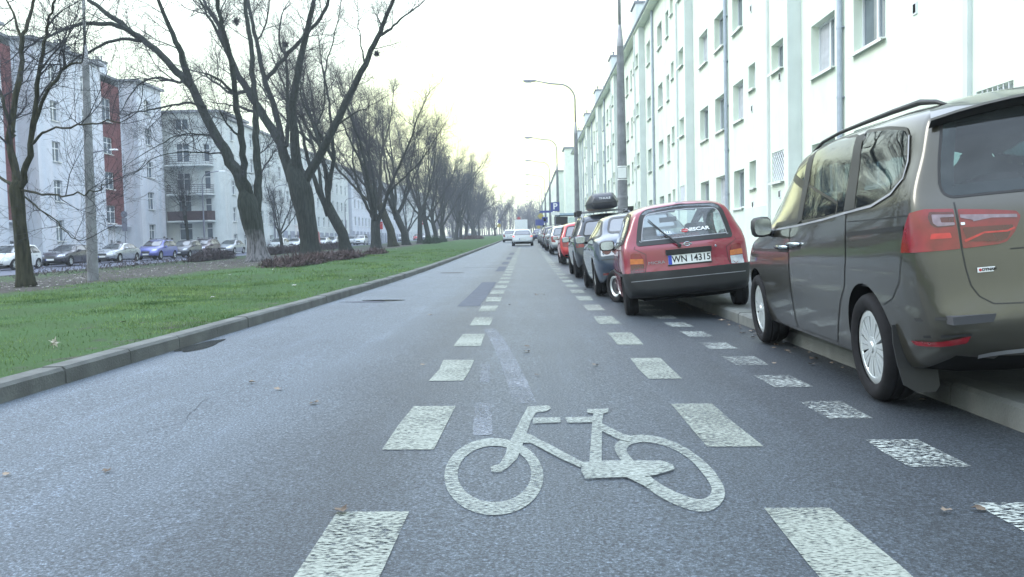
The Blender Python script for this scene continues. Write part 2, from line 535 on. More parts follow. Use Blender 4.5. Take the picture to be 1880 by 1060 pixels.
MT['wall_pil_shade'] = wall_mat('render_pilaster_shade', (.66, .70, .69), .06)  # pilasters and chimneys; on bay returns its grey stands in for shade
MT['plinth'] = wall_mat('plinth', (.70, .78, .70), .1)
MT['wall_left'] = wall_mat('render_pale', (.62, .64, .70), .1)
MT['wall_left2'] = wall_mat('render_cream', (.60, .63, .63), .1)
MT['wall_grey'] = wall_mat('render_grey', (.30, .32, .38), .1)
MT['brick'] = mat('red_brick', (.155, .055, .058), .9, var=.25, scale=9, bump=.3)
MT['win_frame'] = mat('window_frame', (.72, .75, .78), .4, var=.03)
MT['win_glass'] = mat('window_glass', (.10, .13, .16), .04, var=.35, scale=.9, spec=.9)
MT['win_blind'] = mat('window_blind', (.42, .44, .48), .5, var=.15, scale=5)
MT['sill'] = mat('sill_metal', (.75, .78, .75), .35, var=.05)
MT['pipe'] = mat('downpipe_zinc', (.36, .41, .49), .45, .5, var=.1)
MT['pipe_dark'] = mat('downpipe_foot', (.07, .05, .06), .5, var=.1)
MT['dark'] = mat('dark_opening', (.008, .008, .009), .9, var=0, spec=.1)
MT['metal'] = mat('galvanised', (.30, .31, .34), .5, .4, var=.15)
MT['concrete'] = mat('pole_concrete', (.19, .20, .215), .9, var=.25, scale=4, bump=.3)
MT['rail'] = mat('railing', (.07, .065, .075), .6, var=.1)
MT['balc_dark'] = mat('balcony_panel', (.050, .030, .036), .7, var=.3)
MT['roof'] = mat('roof_metal', (.22, .24, .27), .6, var=.1)
MT['tyre'] = mat('tyre_rubber', (.011, .011, .013), .85, var=.25, scale=20, spec=.2)
MT['rim'] = mat('wheel_silver', (.60, .64, .65), .36, .6, var=.06)
MT['rim_dark'] = mat('wheel_recess', (.03, .03, .035), .5, var=.1)
MT['trim'] = mat('black_trim', (.014, .015, .017), .5, var=.1)
MT['rubber'] = mat('seal_rubber', (.010, .010, .011), .4, var=0)
MT['chrome'] = mat('chrome', (.50, .55, .58), .15, 1.0, var=0)
MT['seat'] = mat('seat_cloth', (.035, .036, .045), .9, var=.2, scale=15)
MT['lining'] = mat('cabin_lining', (.05, .052, .06), .9, var=.1)
MT['lamp_red'] = mat('tail_lens', (.17, .003, .009), .12, var=.25, scale=14, coat=.6)
MT['lamp_dkred'] = mat('tail_lens_dark', (.065, .003, .006), .12, var=.3, scale=14, coat=.6)
MT['lamp_bright'] = mat('tail_lens_bright', (.42, .008, .014), .12, var=.2, scale=30, coat=.6)
MT['lamp_amber'] = mat('indicator_lens', (.48, .13, .02), .15, var=.2, scale=20, coat=.5)
MT['lamp_clear'] = mat('clear_lens', (.42, .44, .50), .1, .3, var=.2, scale=20, coat=.5)
MT['lamp_smoke'] = mat('smoked_lens', (.20, .15, .19), .1, .2, var=.25, scale=30, coat=.5)
MT['head_lens'] = mat('headlamp_lens', (.42, .45, .52), .08, .5, var=.25, scale=12, coat=1)
MT['lamp_lit'] = mat('brake_lamp_lit', (1.0, .12, .08), .2, var=0, emit=1.5)
MT['glass_tint'] = glass_mat('privacy_glass', (.10, .15, .17), ior=2.1)
MT['glass_rear'] = glass_mat('rear_privacy_glass', (.22, .36, .38), .8, ior=1.55, dust=.05)
MT['glass_clear'] = glass_mat('clear_glass', (.86, .93, .93), ior=1.55, dust=.07)
MT['glass_dark'] = mat('car_glass', (.018, .024, .030), .04, var=0, spec=.9, ior=1.9)
MT['plate'] = mat('plate_white', (.72, .75, .74), .4, var=.03)
MT['plate_blue'] = mat('plate_blue', (.03, .06, .42), .4, var=0)
MT['ink'] = mat('plate_ink', (.012, .012, .014), .5, var=0)
MT['white'] = mat('white_print', (.75, .78, .80), .5, var=0)
MT['sign_blue'] = mat('sign_blue', (.05, .07, .26), .4, var=.05)
MT['sign_red'] = mat('sign_red', (.42, .02, .03), .4, var=.05)
MT['sign_yellow'] = mat('sign_yellow', (.40, .33, .08), .4, var=.05)
MT['sign_back'] = mat('sign_back', (.16, .17, .22), .5, .3, var=.1)
MT['box'] = mat('roof_box_plastic', (.022, .024, .034), .38, var=.15, scale=3, coat=.2)
def paint(name, c, metal=.35, rough=.32):
    m = mat(name, c, rough, metal, var=.06, scale=1.5, coat=.9)
    return m
# ------------------------------------------------------------------ vehicle toolkit
def pchip(xs, ys, q):
    xs, ys, q = np.asarray(xs, float), np.asarray(ys, float), np.asarray(q, float)
    h = np.diff(xs); d = np.diff(ys) / h
    m = np.zeros(len(xs))
    if len(xs) == 2: m[:] = d[0]
    else:
        for i in range(1, len(xs) - 1):
            if d[i - 1] * d[i] > 0:
                w1, w2 = 2 * h[i] + h[i - 1], h[i] + 2 * h[i - 1]
                m[i] = (w1 + w2) / (w1 / d[i - 1] + w2 / d[i])
        m[0], m[-1] = d[0], d[-1]
    i = np.clip(np.searchsorted(xs, q) - 1, 0, len(xs) - 2)
    t = np.clip((q - xs[i]) / h[i], 0, 1)
    t2, t3 = t * t, t * t * t
    return (2 * t3 - 3 * t2 + 1) * ys[i] + (t3 - 2 * t2 + t) * h[i] * m[i] + (-2 * t3 + 3 * t2) * ys[i + 1] + (t3 - t2) * h[i] * m[i + 1]

SEG = [2, 2, 4, 4, 8, 7, 8, 6, 5]
class Hull:
    """Car body as one closed loft; y runs forward from the rear axle, x to the right."""
    def __init__(s, st, rlean, rbow, flean, fbow, rc=.07, rd=1.2, fd=1.0, bowp=2.6):
        st = np.array(st, float)
        Y = st[:, 0]
        yr, yf = Y[0], Y[-1]
        a = np.arange(6) / 6 * (math.pi / 2)
        ends = rc * (1 - np.cos(a))
        inner = np.linspace(yr + rc, yf - rc, int((yf - yr) / .065))
        ys = np.concatenate([yr + ends, inner, (yf - ends)[::-1]])
        ins = np.concatenate([rc * (1 - np.sin(a)), np.zeros(len(inner)), (rc * (1 - np.sin(a)))[::-1]])
        par = [pchip(Y, st[:, k], ys) for k in range(1, 10)]
        rz, rl = zip(*rlean); fz, fl = zip(*flean)
        W = st[:, 4].max()
        rings = []
        def off(x, y, z):
            u = np.clip((y - yr) / rd, 0, 1); v = np.clip((yf - y) / fd, 0, 1)
            b = np.clip(np.abs(x) / W, 0, 1) ** bowp
            return y + (1 - u) ** 2 * (pchip(rz, rl, np.clip(z, rz[0], rz[-1])) + rbow * b) - (1 - v) ** 2 * (pchip(fz, fl, np.clip(z, fz[0], fz[-1])) + fbow * b)
        secs = []
        for k in range(len(ys)):
            zb, wb, zw, ww, zs, ws, zr, wr, zt = [p[k] for p in par]
            P = np.array([(0, zb), (wb * .55, zb), (wb, zb + .035), (wb * .3 + ww * .7, zb + (zw - zb) * .45), (ww, zw), (ws, zs), (ws * .42 + wr * .58 + .018, zs + (zr - zs) * .56), (wr, zr), (wr * .62, zr + (zt - zr) * .74), (0, zt)])
            t = np.concatenate([[0], np.cumsum(np.hypot(*np.diff(P, axis=0).T) + 1e-4)])
            q = np.concatenate([np.linspace(t[i], t[i + 1], SEG[i], endpoint=False) for i in range(9)] + [[t[-1]]])
            x, z = pchip(t, P[:, 0], q), pchip(t, P[:, 1], q)
            zc = (zb + zt) / 2
            if ins[k] > 0:
                x = x * (1 - ins[k] / ww); z = zc + (z - zc) * (1 - ins[k] / ((zt - zb) / 2))
            secs.append((x, z, ys[k], zc))
        M = len(secs[0][0])
        def ring(x, z, y):
            xx = np.concatenate([x, -x[-2:0:-1]]); zz = np.concatenate([z, z[-2:0:-1]])
            return np.stack([xx, off(xx, np.full_like(xx, y), zz), zz], 1)
        x0, z0, y0, c0 = secs[0]
        for f in (.02, .12, .25, .4, .55, .7, .82, .92):
            rings.append(ring(x0 * f, c0 + (z0 - c0) * f, y0))
        for x, z, y, c in secs: rings.append(ring(x, z, y))
        x0, z0, y0, c0 = secs[-1]
        for f in (.92, .82, .7, .55, .4, .25, .12, .02):
            rings.append(ring(x0 * f, c0 + (z0 - c0) * f, y0))
        n = len(rings[0]); s.v = np.concatenate(rings)
        F = []
        for i in range(len(rings) - 1):
            for j in range(n):
                k = (j + 1) % n
                F.append((i * n + j, i * n + k, (i + 1) * n + k, (i + 1) * n + j))
        F.append(tuple(range(n))[::-1]); F.append(tuple((len(rings) - 1) * n + j for j in range(n)))
        s.f = F
        s.bvh = BVHTree.FromPolygons([Vector(p) for p in s.v], F)
        me = bpy.data.meshes.new('hull'); me.from_pydata([tuple(p) for p in s.v], [], F); me.update()
        bm = bmesh.new(); bm.from_mesh(me)
        bmesh.ops.recalc_face_normals(bm, faces=bm.faces); bm.to_mesh(me); bm.free()
        s.me = me
        s.M = M

VIEW = {'L': (Vector((1, 0, 0)), lambda u, v: (-4, u, v)), 'R': (Vector((-1, 0, 0)), lambda u, v: (4, u, v)),
        'B': (Vector((0, 1, 0)), lambda u, v: (u, -8, v)), 'F': (Vector((0, -1, 0)), lambda u, v: (u, 12, v)),
        'T': (Vector((0, 0, -1)), lambda u, v: (u, v, 5))}

def rpoly(pts, r=.05, n=5, res=.06):     # polygon with rounded corners, edges divided
    P = [Vector(p) for p in pts]; o = []
    k = len(P)
    for i in range(k):
        a, b, c = P[i - 1], P[i], P[(i + 1) % k]
        rr = r[i] if hasattr(r, '__len__') else r
        d1, d2 = (a - b), (c - b)
        q = min(rr, d1.length * .45, d2.length * .45)
        p1, p2 = b + d1.normalized() * q, b + d2.normalized() * q
        for j in range(n + 1):
            t = j / n
            o.append(p1 * (1 - t) ** 2 + b * 2 * t * (1 - t) + p2 * t * t)
    out_ = []
    for i in range(len(o)):
        a, b = o[i], o[(i + 1) % len(o)]
        m = max(1, int((b - a).length / res))
        for j in range(m): out_.append(a.lerp(b, j / m))
    return [tuple(p) for p in out_]

def grow_poly(poly, d):
    P = [Vector(p) for p in poly]
    ar = sum(P[i - 1].x * P[i].y - P[i].x * P[i - 1].y for i in range(len(P)))
    sg = 1 if ar > 0 else -1
    o = []
    for i in range(len(P)):
        e = (P[(i + 1) % len(P)] - P[i - 1])
        nrm = Vector((e.y, -e.x)).normalized() * sg if e.length > 1e-9 else Vector((0, 0))
        o.append(tuple(P[i] + nrm * d))
    return o

def inside(poly, u, v):
    c = False
    j = len(poly) - 1
    for i in range(len(poly)):
        (xi, yi), (xj, yj) = poly[i], poly[j]
        if (yi > v) != (yj > v) and u < (xj - xi) * (v - yi) / (yj - yi) + xi: c = not c
        j = i
    return c

def drop(h, p, d, off):
    p = Vector(p)
    hit, nrm, idx, dist = h.bvh.ray_cast(p, d)
    if hit is None:
        hit, nrm, idx, dist = h.bvh.find_nearest(p + d * (4 if abs(d.x) else 8 if abs(d.y) else 3.5))
    if nrm.dot(d) > 0: nrm = -nrm
    return hit + (nrm * .4 - d * .6).normalized() * off

def conform(h, poly, view, off, name, mats, parent, res=.07):
    d, to3 = VIEW[view]
    bm = bmesh.new()
    bm.faces.new([bm.verts.new((u, v, 0)) for u, v in poly])
    for ax in (0, 1):
        lo = min(p[ax] for p in poly); hi = max(p[ax] for p in poly)
        for k in range(1, int((hi - lo) / res) + 1):
            c = Vector((0, 0, 0)); nn = Vector((0, 0, 0)); c[ax] = lo + k * (hi - lo) / (int((hi - lo) / res) + 1); nn[ax] = 1
            bmesh.ops.bisect_plane(bm, geom=bm.verts[:] + bm.edges[:] + bm.faces[:], plane_co=c, plane_no=nn, dist=1e-5)
    for v in bm.verts: v.co = drop(h, to3(v.co.x, v.co.y), d, off)
    bm.normal_update()
    if sum((f.normal.dot(d) for f in bm.faces)) > 0:
        bmesh.ops.reverse_faces(bm, faces=bm.faces[:])
    me = bpy.data.meshes.new(name); bm.to_mesh(me); bm.free()
    return link_mesh(me, name, mats, parent, True)

def ring_strip(h, a, b, view, offa, offb, name, mats, parent, closed=True):
    d, to3 = VIEW[view]
    n = len(a)
    vs_ = [drop(h, to3(*p), d, offa) for p in a] + [drop(h, to3(*p), d, offb) for p in b]
    fs = [(i, (i + 1) % n, n + (i + 1) % n, n + i) for i in range(n if closed else n - 1)]
    me = bpy.data.meshes.new(name); me.from_pydata(vs_, [], fs); me.update()
    bm = bmesh.new(); bm.from_mesh(me); bm.normal_update()
    if sum(f.normal.dot(d) for f in bm.faces) > 0: bmesh.ops.reverse_faces(bm, faces=bm.faces[:])
    bm.to_mesh(me); bm.free()
    return link_mesh(me, name, mats, parent, True)

def line_strip(h, path, wd, view, off, name, mats, parent, res=.05):
    P = [Vector(p) for p in path]; Q = []
    for i in range(len(P) - 1):
        m = max(1, int((P[i + 1] - P[i]).length / res))
        Q += [P[i].lerp(P[i + 1], j / m) for j in range(m)]
    Q.append(P[-1])
    a, b = [], []
    for i in range(len(Q)):
        e = Q[min(i + 1, len(Q) - 1)] - Q[max(0, i - 1)]
        n = Vector((e.y, -e.x)).normalized() * wd / 2
        a.append(tuple(Q[i] + n)); b.append(tuple(Q[i] - n))
    return ring_strip(h, a, b, view, off, off, name, mats, parent, closed=False)

def mirror(poly): return [(-u, v) for u, v in poly]

def make_body(h, pmat, wheels, parent, cuts=(), lining=False, name='body'):
    """wheels: (radius of arch, [y...], x inner, x outer). cuts: [(view, poly)] window openings."""
    ra, wy, zr_, xi, xo = wheels
    cuts = [(v_, grow_poly(p_, -.022)) for v_, p_ in cuts]
    me = h.me.copy(); me.name = name
    o = bpy.data.objects.new(name, me); COL.objects.link(o)
    cb = MB()
    for y in wy:
        for sx in (-1, 1):
            cb.lathe([(ra, sx * xi), (ra, sx * xo)], (0, y, zr_), 40, 'X')
            m_ = len(cb.v) - 80
            cb.f.append(tuple(m_ + j for j in range(40))[::-1]); cb.m.append(0)
            cb.f.append(tuple(m_ + 40 + j for j in range(40))); cb.m.append(0)
    cme = bpy.data.meshes.new('cut'); cme.from_pydata(cb.v, [], cb.f)
    bm = bmesh.new(); bm.from_mesh(cme); bmesh.ops.recalc_face_normals(bm, faces=bm.faces); bm.to_mesh(cme); bm.free()
    co = bpy.data.objects.new('cut', cme); COL.objects.link(co)
    md = o.modifiers.new('b', 'BOOLEAN'); md.object = co; md.operation = 'DIFFERENCE'; md.solver = 'EXACT'
    dg = bpy.context.evaluated_depsgraph_get()
    me2 = bpy.data.meshes.new_from_object(o.evaluated_get(dg))
    o.modifiers.clear(); o.data = me2; me2.name = name
    bpy.data.objects.remove(co); bpy.data.meshes.remove(cme)
    bm = bmesh.new(); bm.from_mesh(me2)
    kill = []
    for f in bm.faces:
        c = f.calc_center_median()
        for view, poly in cuts:
            d, _t = VIEW[view]
            u, v = (c.y, c.z) if view in 'LR' else (c.x, c.z)
            if f.normal.dot(d) < -.15 and inside(poly, u, v): kill.append(f); break
    bmesh.ops.delete(bm, geom=kill, context='FACES')
    bm.to_mesh(me2); bm.free()
    me2.materials.clear(); me2.materials.append(pmat); me2.materials.append(MT['dark'])
    mi = np.zeros(len(me2.polygons), dtype=np.int32)
    for p in me2.polygons:
        c = p.center
        for y in wy:
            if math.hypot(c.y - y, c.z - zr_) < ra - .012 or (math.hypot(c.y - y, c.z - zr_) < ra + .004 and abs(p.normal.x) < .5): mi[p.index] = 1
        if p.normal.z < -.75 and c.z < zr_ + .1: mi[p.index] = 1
    me2.polygons.foreach_set('material_index', mi)
    me2.polygons.foreach_set('use_smooth', np.ones(len(me2.polygons), dtype=bool))
    me2.set_sharp_from_angle(angle=R(38))
    o.parent = parent
    if lining:
        bm = bmesh.new(); bm.from_mesh(h.me); bm.normal_update()
        kill = []
        for f in bm.faces:
            c = f.calc_center_median()
            if c.z < .72: kill.append(f); continue
            for view, poly in cuts:
                d, _t = VIEW[view]
                u, v = (c.y, c.z) if view in 'LR' else (c.x, c.z)
                if f.normal.dot(d) < -.15 and inside(poly, u, v): kill.append(f); break
        nv = {v: v.normal.copy() for v in bm.verts}
        for v in bm.verts: v.co -= nv[v] * .035
        bmesh.ops.delete(bm, geom=kill, context='FACES')
        bmesh.ops.reverse_faces(bm, faces=bm.faces[:])
        lm = bpy.data.meshes.new('cabin_lining'); bm.to_mesh(lm); bm.free()
        link_mesh(lm, 'cabin_lining', MT['lining'], parent, True)
    return o

def make_wheel(r, wd, rr, style, left=True):
    """tyre mesh named wheel, with its rim as a child; outward is -x when left"""
    s = -1 if left else 1
    t = MB()
    w2 = wd / 2
    prof = [(rr - .01, s * (w2 - .02)), (rr + .012, s * (w2 - .004)), (rr + (r - rr) * .5, s * w2 * 1.03), (r - .028, s * (w2 - .004)), (r - .010, s * (w2 - .022)), (r - .002, s * (w2 - .05)), (r - .009, s * (w2 - .056)), (r - .009, s * (w2 - .064)), (r, s * (w2 - .070)), (r, s * .012), (r - .009, s * .008), (r - .009, -s * .006), (r, -s * .012), (r, -s * (w2 - .06)), (r - .03, -s * w2), (rr, -s * (w2 - .02)), (rr - .02, -s * w2 * .8)]
    t.lathe(prof, (0, 0, 0), 40, 'X')
    wo = t.build('wheel', MT['tyre'], None, True, 40)
    m = MB()
    x0 = s * (w2 - .03)
    m.lathe([(0.001, x0 - s * .06), (rr, x0 - s * .06), (rr, x0)], (0, 0, 0), 36, 'X', 1)
    def blade(a0, a1, r0, r1, xa, xb, th=.02):
        v = []
        for rad, aa, xx in ((r0, a0[0], xa), (r0, a0[1], xa), (r1, a1[1], xb), (r1, a1[0], xb)):
            v.append((xx, rad * math.sin(aa), rad * math.cos(aa)))
        v += [(p[0] - s * th, p[1], p[2]) for p in v]
        m.add(v, ((0, 1, 2, 3), (0, 4, 5, 1), (2, 6, 7, 3), (1, 5, 6, 2), (3, 7, 4, 0)), 0)
    if style == 'cap':                    # plastic cover: many slotted spokes
        m.lathe([(rr - .052, x0 - s * .004), (rr - .046, x0 + s * .004), (rr - .02, x0 + s * .004), (rr - .004, x0 - s * .004), (rr, x0 - s * .03)], (0, 0, 0), 44, 'X', 0)
        m.lathe([(.001, x0 + s * .012), (.03, x0 + s * .012), (.036, x0 + s * .004), (.062, x0 + s * .002), (.066, x0 - s * .02)], (0, 0, 0), 28, 'X', 0)
        for k in range(10):
            c = 2 * math.pi * (k + .5) / 10
            for q in (-1, 1):
                blade((c + q * .02 - .26 * (q < 0), c + q * .02 + .26 * (q > 0)), (c + q * .018 - .235 * (q < 0), c + q * .018 + .235 * (q > 0)), .055, rr - .045, x0, x0 + s * .002)
    elif style == 'steel':                # black steel wheel with bright ring
        m.lathe([(rr - .05, x0 - s * .01), (rr - .03, x0 + s * .008), (rr - .006, x0 + s * .004), (rr, x0 - s * .03)], (0, 0, 0), 36, 'X', 0)
        m.lathe([(.001, x0), (.05, x0), (.08, x0 - s * .03), (rr - .05, x0 - s * .02)], (0, 0, 0), 30, 'X', 1)
    else:
        n = 5 if style == 'five' else 7
        m.lathe([(rr - .03, x0 - s * .01), (rr - .02, x0 + s * .006), (rr, x0)], (0, 0, 0), 36, 'X', 0)
        m.lathe([(.001, x0 + s * .008), (.05, x0 + s * .006), (.06, x0 - s * .02)], (0, 0, 0), 20, 'X', 0)
        for k in range(n):
            c = 2 * math.pi * k / n
            blade((c - .5, c + .5), (c - .19, c + .19), .05, rr - .02, x0, x0)
    ro = m.build('rim', [MT['rim'], MT['rim_dark']], wo, True, 35)
    return wo

def seat(parent, x, y, z, h=.62, head=True):
    m = MB()
    def rbox(c, d, r=.35):
        n = 12
        prof = [(math.copysign(abs(math.cos(a)) ** r, math.cos(a)), math.copysign(abs(math.sin(a)) ** r, math.sin(a))) for a in [2 * math.pi * i / n + .26 for i in range(n)]]
        for k in range(2): pass
        rings = [(-.5, .8), (-.42, .95), (0, 1), (.38, .93), (.5, .7)]
        vs_ = [(c[0] + u * d[0] / 2 * f, c[1] + v * d[1] / 2 * f, c[2] + q * d[2]) for q, f in rings for u, v in prof]
        fs = [(i * n + j, i * n + (j + 1) % n, (i + 1) * n + (j + 1) % n, (i + 1) * n + j) for i in range(4) for j in range(n)] + [tuple(range(n))[::-1], tuple(4 * n + j for j in range(n))]
        m.add(vs_, fs)
    rbox((x, y, z + h / 2), (.50, .16, h))
    rbox((x, y + .24, z), (.50, .5, .16))
    if head: rbox((x, y - .02, z + h + .13), (.29, .10, .20))
    return m.build('seat', MT['seat'], parent, True, 50)

def text(s, size, name, m, parent, loc, rot=(math.pi / 2, 0, 0), sx=1.0, ext=.0015, bold=0.0):
    c = bpy.data.curves.new(name, 'FONT')
    c.body = s; c.size = size; c.align_x = 'CENTER'; c.align_y = 'CENTER'; c.extrude = ext; c.offset = bold
    c.resolution_u = 3
    o = bpy.data.objects.new('tmp', c); COL.objects.link(o)
    me = bpy.data.meshes.new_from_object(o.evaluated_get(bpy.context.evaluated_depsgraph_get()))
    bpy.data.objects.remove(o); bpy.data.curves.remove(c)
    me.name = name
    me.transform(Matrix.Diagonal((sx, 1, 1, 1)))
    r = link_mesh(me, name, m, parent)
    r.location = loc; r.rotation_euler = rot
    return r

def plate(parent, y, z, x=0, s='WN 14315', rx=0.0, wd=.52, front=False):
    m = MB()
    m.box((0, 0, 0), (wd, .012, .114), 0)
    m.box((-wd / 2 + .022, -.0068, 0), (.044, .002, .112), 1)
    m.box((0, .002, -.064), (wd + .02, .014, .016), 2)
    m.box((0, .002, .064), (wd + .02, .014, .012), 2)
    o = m.build('number_plate', [MT['plate'], MT['plate_blue'], MT['trim']], parent)
    o.location = (x, y, z); o.rotation_euler = (rx, 0, math.pi if front else 0)
    if s: text(s, .112, 'lettering', MT['ink'], o, (.022, -.0075, -.001), sx=.92, bold=.002)
    return o

def mirror_pod(parent, x, y, z, pm, s, hw=.115, hh=.078):
    m = MB()
    n = 12
    rings = [(-.10, .35), (-.085, .8), (-.03, 1.0), (.03, .98), (.07, .8), (.10, .35)]
    prof = [(math.copysign(abs(math.cos(a)) ** .6, math.cos(a)), math.copysign(abs(math.sin(a)) ** .6, math.sin(a))) for a in [2 * math.pi * i / n for i in range(n)]]
    vs_ = []
    for q, f in rings:
        for u, v in prof: vs_.append((x + s * (hw + .005 + u * hw * f), y + .07 + q * .75, z + v * hh * f))
    k = len(rings)
    m.add(vs_, [(i * n + j, i * n + (j + 1) % n, (i + 1) * n + (j + 1) % n, (i + 1) * n + j) for i in range(k - 1) for j in range(n)] + [tuple(range(n)), tuple((k - 1) * n + j for j in range(n))], 0)
    m.tube([(x - s * .03, y + .09, z - .07), (x + s * .06, y + .08, z - .05)], .028, 8, 1)
    vs_ = [(x + s * (hw + .005 + u * hw * .82), y - .006, z + v * hh * .8) for u, v in prof]
    m.add(vs_, [tuple(range(n))], 2)
    return m.build('mirror', [pm, MT['trim'], MT['chrome']], parent, True, 40)

def windows_for(h, root, polys, view, gmat, frame=.022, name='side_window', rim=True, off=.004):
    for p in polys:
        q = rpoly(p[0], p[1], 4) if isinstance(p, tuple) else rpoly(p, .05, 4)
        g = conform(h, q, view, off, name, gmat, root)
        if rim: ring_strip(h, grow_poly(q, frame), grow_poly(q, -.012), view, off + .002, off + .004, 'window_seal', MT['rubber'], g)

# ---- generic cars for the rows farther off: body, glass, lamps, bumpers, wheels, mirrors, plate
KIN = {}
KIN['hatch'] = dict(st=[(-.62, .36, .66, .60, .78, .93, .77, 1.38, .56, 1.46), (-.3, .20, .76, .62, .835, .94, .81, 1.42, .58, 1.50), (.6, .18, .80, .62, .845, .92, .815, 1.45, .60, 1.53), (1.35, .18, .80, .62, .845, .90, .81, 1.41, .59, 1.49), (1.75, .18, .80, .62, .845, .89, .80, 1.27, .58, 1.37), (2.45, .2, .79, .60, .835, .86, .78, .97, .62, 1.02), (2.9, .22, .74, .58, .80, .76, .74, .83, .55, .87), (3.12, .28, .62, .5, .70, .62, .64, .70, .5, .74)],
    rl=[(.3, .06), (.5, 0), (.72, .03), (.95, .07), (1.2, .2), (1.46, .36)], rb=.16, fl=[(.3, .05), (.5, 0), (.7, .06)], fb=.28, wb=2.46, r=.30, sw=[[(-.22, 1.0), (.55, .97), (.62, 1.36), (.1, 1.36), (-.12, 1.22)], [(.64, .965), (1.88, .94), (1.55, 1.22), (1.2, 1.345), (.70, 1.365)]],
    rw=[(-.62, 1.0), (.62, 1.0), (.5, 1.36), (-.5, 1.36)], ws=[(-.66, 1.0), (.66, 1.0), (.55, 1.40), (-.55, 1.40)], tl=[(.52, .62), (.75, .66), (.76, .96), (.63, .97)], hl=[(.40, .62), (.72, .66), (.70, .80), (.50, .78)], grille=[(-.35, .30), (.35, .30), (.30, .44), (-.30, .44)], pz=.62)
KIN['sedan'] = dict(st=[(-1.02, .34, .68, .62, .80, .88, .74, .94, .62, .97), (-.8, .24, .76, .64, .86, .93, .82, .99, .68, 1.03), (-.45, .2, .8, .64, .885, .95, .85, 1.06, .66, 1.10), (.25, .18, .82, .64, .89, .95, .86, 1.34, .58, 1.40), (.9, .18, .82, .64, .89, .94, .86, 1.36, .585, 1.435), (1.4, .18, .82, .64, .89, .92, .855, 1.31, .57, 1.39), (2.35, .19, .81, .63, .88, .90, .83, .97, .68, 1.01), (3.1, .22, .76, .58, .84, .78, .77, .85, .58, .88), (3.62, .28, .62, .48, .72, .62, .64, .68, .48, .71)],
    rl=[(.3, .08), (.55, 0), (.8, .03), (.97, .08)], rb=.2, fl=[(.3, .05), (.5, 0), (.7, .08)], fb=.34, wb=2.675, r=.315, sw=[[(-.32, 1.04), (.55, 1.0), (.60, 1.31), (.2, 1.28)], [(.62, .995), (1.95, .965), (1.45, 1.24), (1.1, 1.30), (.66, 1.315)]],
    rw=[(-.60, 1.09), (.60, 1.09), (.50, 1.335), (-.50, 1.335)], ws=[(-.66, 1.0), (.66, 1.0), (.53, 1.33), (-.53, 1.33)], tl=[(.44, .72), (.80, .70), (.78, .88), (.50, .90)], hl=[(.40, .60), (.76, .64), (.74, .76), (.48, .74)], grille=[(-.32, .52), (.32, .52), (.30, .66), (-.30, .66)], pz=.72)
KIN['estate'] = dict(st=[(-.90, .36, .70, .66, .82, 1.0, .80, 1.42, .60, 1.50), (-.6, .24, .80, .68, .885, 1.02, .86, 1.50, .62, 1.56), (.5, .22, .84, .68, .90, 1.0, .87, 1.54, .64, 1.60), (1.35, .22, .84, .68, .90, .98, .87, 1.50, .63, 1.57), (1.75, .22, .84, .68, .90, .97, .86, 1.38, .62, 1.47), (2.5, .24, .82, .66, .89, .95, .85, 1.03, .68, 1.08), (3.1, .26, .78, .62, .85, .84, .79, .92, .6, .95), (3.5, .30, .64, .52, .74, .66, .66, .74, .5, .77)],
    rl=[(.3, .06), (.55, 0), (.8, .03), (1.0, .07), (1.25, .18), (1.5, .34)], rb=.16, fl=[(.3, .05), (.5, 0), (.7, .08)], fb=.3, wb=2.62, r=.33, sw=[[(-.55, 1.09), (.02, 1.07), (.02, 1.45), (-.40, 1.42)], [(.07, 1.065), (.75, 1.045), (.78, 1.47), (.07, 1.455)], [(.82, 1.04), (1.98, 1.01), (1.5, 1.34), (1.2, 1.45), (.86, 1.47)]],
    rw=[(-.64, 1.06), (.64, 1.06), (.54, 1.40), (-.54, 1.40)], ws=[(-.70, 1.08), (.70, 1.08), (.58, 1.48), (-.58, 1.48)], tl=[(.64, .78), (.84, .78), (.80, 1.08), (.70, 1.08)], hl=[(.42, .66), (.76, .70), (.74, .84), (.50, .82)], grille=[(-.34, .52), (.34, .52), (.32, .68), (-.32, .68)], pz=.70)

